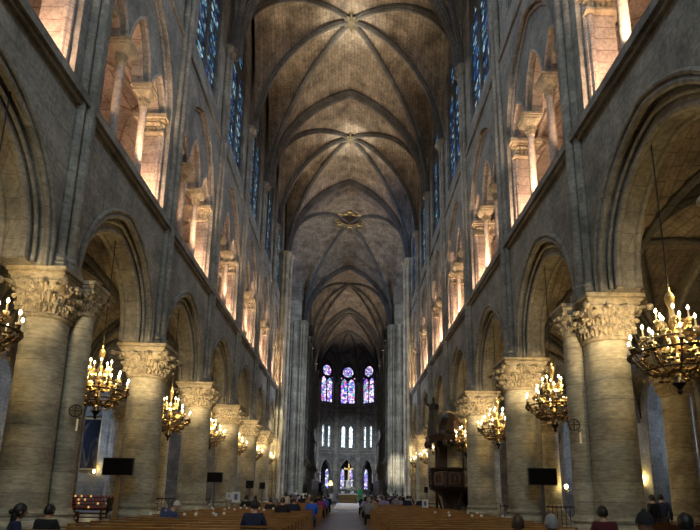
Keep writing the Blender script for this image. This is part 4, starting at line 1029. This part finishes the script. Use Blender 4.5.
# ------------------------------------------------------------------ pulpit
t = thing('pulpit', 'large carved dark wooden pulpit with canopy against the fourth right pillar', 'pulpit', (5.95, 29.1, 0))
t.scale = (1.12, 1.12, 1.06)
def octp(prof, n=8): b = MB(); b.lathe(prof, 0, 0, n); return b
part('pedestal', octp([(.75, 0), (.75, .1), (.45, .2), (.3, .5), (.26, 1.0), (.36, 1.25), (.7, 1.55), (1.0, 1.72), (1.06, 1.78)], 16), OAK, t, True)
tb = octp([(1.06, 1.78), (1.1, 1.84), (1.02, 1.9), (1.02, 2.62), (1.1, 2.68), (1.14, 2.8), (.98, 2.81), (.95, 1.95)]); tub = part('tub', tb, OAK, t)
for i in range(8):
    a = 2 * pi * i / 8; r = .955
    b = MB(); F = lambda u, z, d, a=a: ((r + d) * cos(a) - u * sin(a), (r + d) * sin(a) + u * cos(a), z)
    b.panel([(-.27, 1.98), (.27, 1.98), (.27, 2.55), (-.27, 2.55)], [[(-.19, 2.03)] + arch(.19, 2.3, 2.5, 6) + [(.19, 2.03)]], 0, .05, F); b.ball(F(0, 2.25, .03), .1, 8, 8, (.6, .6, 1.8))
    part('carved_panel', b, DPEW, tub)
    a += pi / 8; b = MB(); b.tube([(1.06 * cos(a), 1.06 * sin(a), 1.85), (1.06 * cos(a), 1.06 * sin(a), 2.65)], .05, 8); part('corner_colonnette', b, OAK, tub, True)
for a in (.5, 1.6, 2.7, 3.9, 5.2):
    b = MB(); b.tube([(.62 * cos(a), .62 * sin(a), .1), (.5 * cos(a), .5 * sin(a), .8), (.75 * cos(a), .75 * sin(a), 1.6)], .06, 8); part('support', b, OAK, t, True)
b = MB(); b.box(-.5, .9, .95, 1.05, 1.8, 4.5); part('back_panel', b, OAK, t)
for x in (-.55, .85): b = MB(); b.tube([(x, .9, 0), (x, .9, 4.3)], .07, 8); part('post', b, OAK, t)
cp = octp([(.6, 4.1), (1.15, 4.15), (1.2, 4.3), (1.25, 4.45), (1.15, 4.5), (1.0, 4.7), (.6, 5.0), (.45, 5.4), (.3, 5.6), (.05, 5.75)], 8); can = part('canopy', cp, OAK, t)
for i in range(16):
    a = 2 * pi * i / 16; b = MB(); b.ball((1.18 * cos(a), 1.18 * sin(a), 4.02), .11, 8, 6, (1, 1, 1.6)); part('pendant', b, OAK, can, True)
for i in range(8):
    a = 2 * pi * i / 8; b = MB(); b.lathe([(.08, 4.5), (.1, 4.6), (.05, 4.75), (.08, 4.85), (.02, 5.05)], 1.05 * cos(a), 1.05 * sin(a), 8); part('finial', b, OAK, can, True)
st = MB()
for q in range(7): st.box(.9 + q * .22, 1.15 + q * .22, .2, .9, 0, 1.8 - q * .25)
part('stair', st, OAK, t)
def robed(name, label, x, y, z, h, m, cat='statue', rz=0, trumpet=False):
    t = thing(name, label, cat, (x, y, z), rz); k = h / 1.8
    b = MB(); b.lathe([(.3 * k, 0), (.33 * k, .05 * k), (.26 * k, .5 * k), (.2 * k, .95 * k), (.24 * k, 1.3 * k), (.2 * k, 1.42 * k), (.07 * k, 1.5 * k), (.06 * k, 1.56 * k)], 0, 0, 14)
    for i in range(9): a = i * .7; b.tube([(.31 * k * cos(a), .31 * k * sin(a), .03 * k), (.25 * k * cos(a), .25 * k * sin(a), .6 * k), (.19 * k * cos(a), .19 * k * sin(a), 1.0 * k)], .03 * k, 6)
    part('robe', b, m, t, True)
    V = [(0, 0, 1.3 * k), (.22 * k, 0, 1.38 * k), (.4 * k, .05, 1.5 * k if trumpet else 1.1 * k), (.5 * k, .1, 1.8 * k if trumpet else 1.15 * k), (-.22 * k, 0, 1.38 * k), (-.3 * k, .15 * k, 1.1 * k), (-.08 * k, .3 * k, 1.2 * k)]
    o = skin_mesh(V, [(0, 1), (1, 2), (2, 3), (0, 4), (4, 5), (5, 6)], [.12 * k, .08 * k, .06 * k, .04 * k, .08 * k, .06 * k, .04 * k], 'arms', 1); link('arms', o, m, t)
    hm = head_mb((0, .01, 0)); hm.v = [(a * k, b_ * k, c * k + 1.66 * k) for a, b_, c in hm.v]; part('head', hm, m, t, True)
    return t
robed('statue', 'dark carved figure standing on top of the pulpit canopy', 5.05, 28.9, 4.85, 2.1, mat_once('blackened_oak', (0.012, 0.009, 0.007), .55), rz=2.5, trumpet=True)

# ------------------------------------------------------------------ altar, cross, sanctuary
CXA = .35
t = thing('altar_platform', 'white stepped platform in front of the main altar', 'platform', (CXA, 51.5, 0))
for i in range(3):
    b = MB(); b.box(-1.35 + i * .1, 1.35 - i * .1, -1 + i * .45, 9, i * .18, i * .18 + .18); part('step', b, MARBLE, t)
t = thing('altar', 'bronze-fronted altar standing on the white platform', 'altar', (CXA, 56, .54))
b = MB(); b.box(-.92, .92, -.35, .35, 0, .9); part('block', b, BRONZE, t)
for i in range(5):
    b = MB(); b.box(-.84 + i * .35, -.56 + i * .35, -.39, -.35, .08, .8); b.ball((-.7 + i * .35, -.39, .45), .1, 8, 6, (.8, .4, 2.4)); part('relief_panel', b, BRONZE, t)
b = MB(); b.box(-1.0, 1.0, -.42, .42, .9, .98); part('altar_top', b, MARBLE, t)
def flowers(label, x, y, z, r, col=(0.7, 0.7, 0.65)):
    t = thing('flower_arrangement', label, 'flowers', (x, y, z)); rr = random.Random(int(x * 100 + y))
    p = MB(); p.lathe([(.1, 0), (.16, .02), (.2, .2), (.17, .25)], n=12); part('vase', p, MARBLE, t, True)
    b = MB()
    for i in range(60):
        a = rr.uniform(0, 6.3); q = rr.uniform(0, 1); h = .25 + rr.uniform(0, r * 1.3); R = r * sqrt(q) * (1 - abs(h - r * .7) / (r * 2.4))
        c = (R * cos(a), R * sin(a), h); d = Vector((cos(a), sin(a), rr.uniform(-.2, 1))).normalized() * .14; n = d.cross(Vector((0, 0, 1))).normalized() * .035
        c = Vector(c); b.add([c - d * .5, c + n, c + d * .5, c - n, c + Vector((0, 0, .012))], [(0, 1, 4), (1, 2, 4), (2, 3, 4), (3, 0, 4), (0, 3, 2, 1)])
    part('foliage', b, GREEN, t)
    b = MB()
    for i in range(14): a = rr.uniform(0, 6.3); b.ball((r * .8 * cos(a), r * .8 * sin(a), .3 + rr.uniform(.1, r)), .04, 6, 4)
    part('blossom', b, mat_once('petal' + label[:5], col), t, True)
flowers('low green flower arrangement at the left end of the altar top', CXA - .55, 56, 1.52, .4)
flowers('green and white flowers at the right end of the altar top', CXA + .4, 56, 1.52, .35)
t = thing('altar_cross', 'large gold cross glowing above the white sculpture in the apse', 'cross', (.45, 99.2, 0))
b = MB(); b.box(-.14, .14, -.1, .1, 3.9, 7.1); b.box(-.85, .85, -.1, .1, 6.0, 6.28)
part('cross_beams', b, mat('gilt_bright', (0.9, 0.62, 0.2), 0.45, 0.6), t); b = MB(); b.lathe([(.6, 3.0), (.5, 3.4), (.2, 3.9)], 0, 0, 12); part('base', b, MARBLE, t)
t = thing('marble_sculpture', 'white marble seated mourning group below the gold cross', 'sculpture', (.45, 97, 0))
b = MB(); b.box(-1.7, 1.7, -.6, 1.2, 0, 2.0); b.box(-1.85, 1.85, -.7, 1.3, 2.0, 2.15); part('plinth', b, MARBLE, t)
V = [(0, .2, 2.4), (0, .2, 3.0), (0, .1, 3.5), (0, 0, 3.95), (0, -.05, 4.2), (.5, 0, 3.7), (1.0, -.1, 4.0), (-.5, 0, 3.7), (-1.0, -.1, 4.0), (.5, -.4, 2.5), (-.5, -.4, 2.5), (-1.2, -.5, 2.75), (.6, -.5, 2.8), (1.3, -.4, 2.4)]
o = skin_mesh(V, [(0, 1), (1, 2), (2, 3), (3, 4), (3, 5), (5, 6), (3, 7), (7, 8), (0, 9), (0, 10), (10, 11), (9, 12), (12, 13)], [.45, .4, .32, .15, .17, .12, .08, .12, .08, .25, .25, .12, .2, .1], 'figure', 2); link('figure', o, MARBLE, t)
for s in (-1, 1):
    t = thing('kneeling_statue', 'dark kneeling figure on a tall pedestal at the %s of the sanctuary' % SIDE[s], 'statue', (s * 4.6 + .1, 90 + s * .3, 0), 0)
    b = MB(); b.box(-.7, .7, -.6, .6, 0, 1.7); b.box(-.8, .8, -.7, .7, 1.7, 1.85); part('pedestal', b, S_RIB, t)
    V = [(0, 0, 2.2), (0, 0, 2.8), (0, .05, 3.2), (0, .1, 3.45), (.3, .1, 3.05), (-s * .5, .3, 3.0), (-.3, .1, 3.05), (.2, -.4, 2.05), (.25, -.6, 1.95), (-.2, -.4, 2.05)]
    o = skin_mesh(V, [(0, 1), (1, 2), (2, 3), (2, 4), (4, 5), (2, 6), (0, 7), (7, 8), (0, 9)], [.42, .34, .3, .2, .17, .12, .17, .3, .25, .3], 'figure', 2); link('figure', o, BRONZE if s > 0 else IRON, t)
robed('statue', 'small white standing statue left of the altar near the choir stalls', -3.3, 84, 1.2, 1.7, MARBLE)
b = MB(); b.lathe([(.45, 0, 1), (.45, .1, 1), (.35, .15, 1), (.35, 1.1, 1), (.42, 1.2, 1)], -3.3, 84, 4); tag(part('statue_plinth', b, MARBLE), 'square white plinth carrying the small standing statue', 'plinth')
# priest and attendants
person('standing', 1.6, 56.2, 'priest in a green vestment standing right of the altar', GRN, GRN, HGRY, 'short', pi, 1.0, .54)
for x, y, c, lab in ((-1.6, 60, WHT, 'attendant in white standing left behind the altar'), (3.0, 60, GRYC, 'attendant in grey standing right behind the altar'), (2.2, 62, WHT, 'attendant in white standing right behind the altar')):
    person('standing', x, y, lab, c, c, HBRN, 'short', pi, 1.0)
t = thing('floor_lamp', 'gilt standing lamp glowing yellow at the left of the choir', 'lamp', (-2.1, 74, 0))
b = MB(); b.lathe([(.3, 0), (.28, .05), (.06, .12), (.04, 2.6), (.08, 2.65)], n=12); part('pole', b, GOLD, t, True)
b = MB(); b.lathe([(.35, 2.65), (.3, 2.9), (.14, 3.3)], n=16); part('lamp_shade', b, mat('lit_shade', (.9, .7, .3), .6, 0, (1, .72, .3), 1.6), t, True)
point('floor_lamp_glow', (-2.1, 73.6, 2.6), 25, (1, .75, .4))
# choir stalls
for s in (-1, 1):
    t = thing('choir_stall', 'tall dark panelled choir stalls along the %s side of the choir' % SIDE[s], 'choir stalls', (s * 4.85, 80 + s * .4, 0))
    b = MB(); b.box(-.3, .3, -8.3, 8.3, 0, 3.2); part('panelling', b, OAK, t)
    b = MB(); b.box(*sorted((-s * .9, -s * .3)), -8.3, 8.3, 0, .55); part('seat_bench', b, OAK, t)
    b = MB(); b.box(-.4, .4, -8.4, 8.4, 3.2, 3.4); part('cornice', b, OAK, t)
# ambulatory behind the apse
am2 = MB()
for i in range(9):
    a0, a1 = radians(-10 + 200 * i / 9), radians(-10 + 200 * (i + 1) / 9); R = 13.5
    p0_, p1_ = Vector((R * cos(a0), AC[1] + R * sin(a0))), Vector((R * cos(a1), AC[1] + R * sin(a1))); d = p1_ - p0_; L_ = d.length; d.normalize(); nrm = Vector((d.y, -d.x))
    F = lambda u, z, dd, p0_=p0_, d=d, nrm=nrm: (p0_.x + d.x * u + nrm.x * dd, p0_.y + d.y * u + nrm.y * dd, z)
    c = L_ / 2; am2.panel([(0, 0), (L_, 0), (L_, 10), (0, 10)], [[(cc - .4, 2.6)] + arch(.4, 6.0, 6.9, 8, cc) + [(cc + .4, 2.6)] for cc in (c - .9, c + .9)], 0, .4, F)
    g = MB(); g.add([F(c - 2, 1.5, .35), F(c + 2, 1.5, .35), F(c + 2, 7.8, .35), F(c - 2, 7.8, .35)], [(0, 1, 2, 3)]); struct('glass_pane', g, GLASS_D, AP)
struct('wall_ambulatory', am2, S_WALL)
g = MB(); q = 40; g.add([(r_ * cos(2 * pi * i / q), AC[1] + r_ * sin(2 * pi * i / q), 9.9) for r_ in (7.0, 14.0) for i in range(q)], [(i, (i + 1) % q, q + (i + 1) % q, q + i) for i in range(q) if sin(2 * pi * (i + .5) / q) > -.25]); struct('ceiling_ambulatory', g, S_VAULT)
# plants and stands before the crossing piers
for x, lab in ((-4.45, 'leafy green plant on a stand before the left crossing pillar'), (4.3, 'leafy green plant on a stand before the right crossing pillar')):
    flowers(lab, x, 48.2, 1.3, .55); b = MB(); b.lathe([(.3, 0, 1), (.3, .06, 1), (.12, .12), (.12, 1.2), (.25, 1.27), (.25, 1.3)], x, 48.2, 12); tag(part('plant_stand', b, STEEL), 'grey stand under the plant before the %s crossing pillar' % ('left' if x < 0 else 'right'), 'stand')
b = MB(); b.lathe([(.4, 0, 1), (.4, .15, 1), (.32, .2, 1), (.32, 1.3, 1), (.42, 1.4, 1), (.42, 1.5, 1)], -4.0, 50.2, 4); tag(part('white_plinth', b, MARBLE), 'square white plinth at the foot of the left crossing pillar', 'plinth')

# ------------------------------------------------------------------ left chapel: painting, votive rack
t = thing('painting', 'tall dark religious painting in a gold frame on the left chapel wall', 'painting', (-19.55, 40.28, 0))
y_f = -.02
b = MB(); b.panel([(-.78, 2.95), (.78, 2.95), (.78, 7.0), (-.78, 7.0)], [[(-.64, 3.1), (.64, 3.1), (.64, 6.85), (-.64, 6.85)]], -.12, .02, lambda u, z, d: (u, d, z)); part('frame', b, GOLD, t)
pm = mat('painting_dark', (0.03, 0.03, 0.035), 0.9); nt = pm.node_tree; nz = nt.nodes.new('ShaderNodeTexNoise'); nz.inputs['Scale'].default_value = 1.6; nz.inputs['Detail'].default_value = 3; nz.inputs['Distortion'].default_value = 1.5
rp_ = nt.nodes.new('ShaderNodeValToRGB'); e = rp_.color_ramp.elements; e[0].position = .45; e[0].color = (.012, .014, .02, 1); e[1].position = .7; e[1].color = (.12, .09, .07, 1)
nt.nodes['Principled BSDF'].inputs['Specular IOR Level'].default_value = .05; nt.links.new(nz.outputs[0], rp_.inputs[0]); nt.links.new(rp_.outputs[0], nt.nodes['Principled BSDF'].inputs['Base Color'])
b = MB(); b.box(-.65, .65, -.05, -.02, 3.09, 6.86); part('canvas', b, pm, t)
t = thing('votive_rack', 'dark tiered rack of small votive candles in the left side aisle', 'candle rack', (-9.45, 20.3, 0))
b = MB(); b.box(-.8, .8, -.4, .4, 0, .12)
for i in range(4): b.box(-.85, .85, -.4 + i * .2, -.2 + i * .2, .8 + i * .13, .83 + i * .13)
for x in (-.8, .8): b.box(x - .03, x + .03, -.4, .4, .1, 1.2)
part('rack_frame', b, IRON, t)
vr = random.Random(3); cm = MB(); cm.lathe([(.028, 0), (.03, .07), (.02, .075)], n=8); cmm = cm.mesh('votive'); RG = mat('votive_glass', (.10, .008, .006), .3, 0, (1, .12, .03), .05); RG.cycles.emission_sampling = 'NONE'; YG = mat('votive_lit', (.3, .15, .05), .3, 0, (1, .5, .12), .7); YG.cycles.emission_sampling = 'NONE'
for i in range(4):
    for j in range(14): link('votive_candle', cmm, vr.choice((RG, RG, RG, RG, RG, YG)), t, loc=(-.78 + j * .12, -.3 + i * .2, .83 + i * .13))
point('votive_glow', (-9.5, 19.6, 1.9), 1.5, (1, .5, .2))
# iron railings of the chapels seen between the pillars
for s, y in ((-1, 31.0), (1, 24.5)):
    t = thing('iron_railing', 'low dark iron railing across the %s outer aisle' % SIDE[s], 'railing', (s * 9.5, y, 0))
    b = MB(); b.box(-2.2, 2.2, -.03, .03, 1.05, 1.1); b.box(-2.2, 2.2, -.03, .03, .12, .16); part('rail', b, IRON, t)
    for i in range(23): b = MB(); b.tube([(-2.2 + i * .2, 0, 0), (-2.2 + i * .2, 0, 1.16)], .014, 6); part('bar', b, IRON, t)
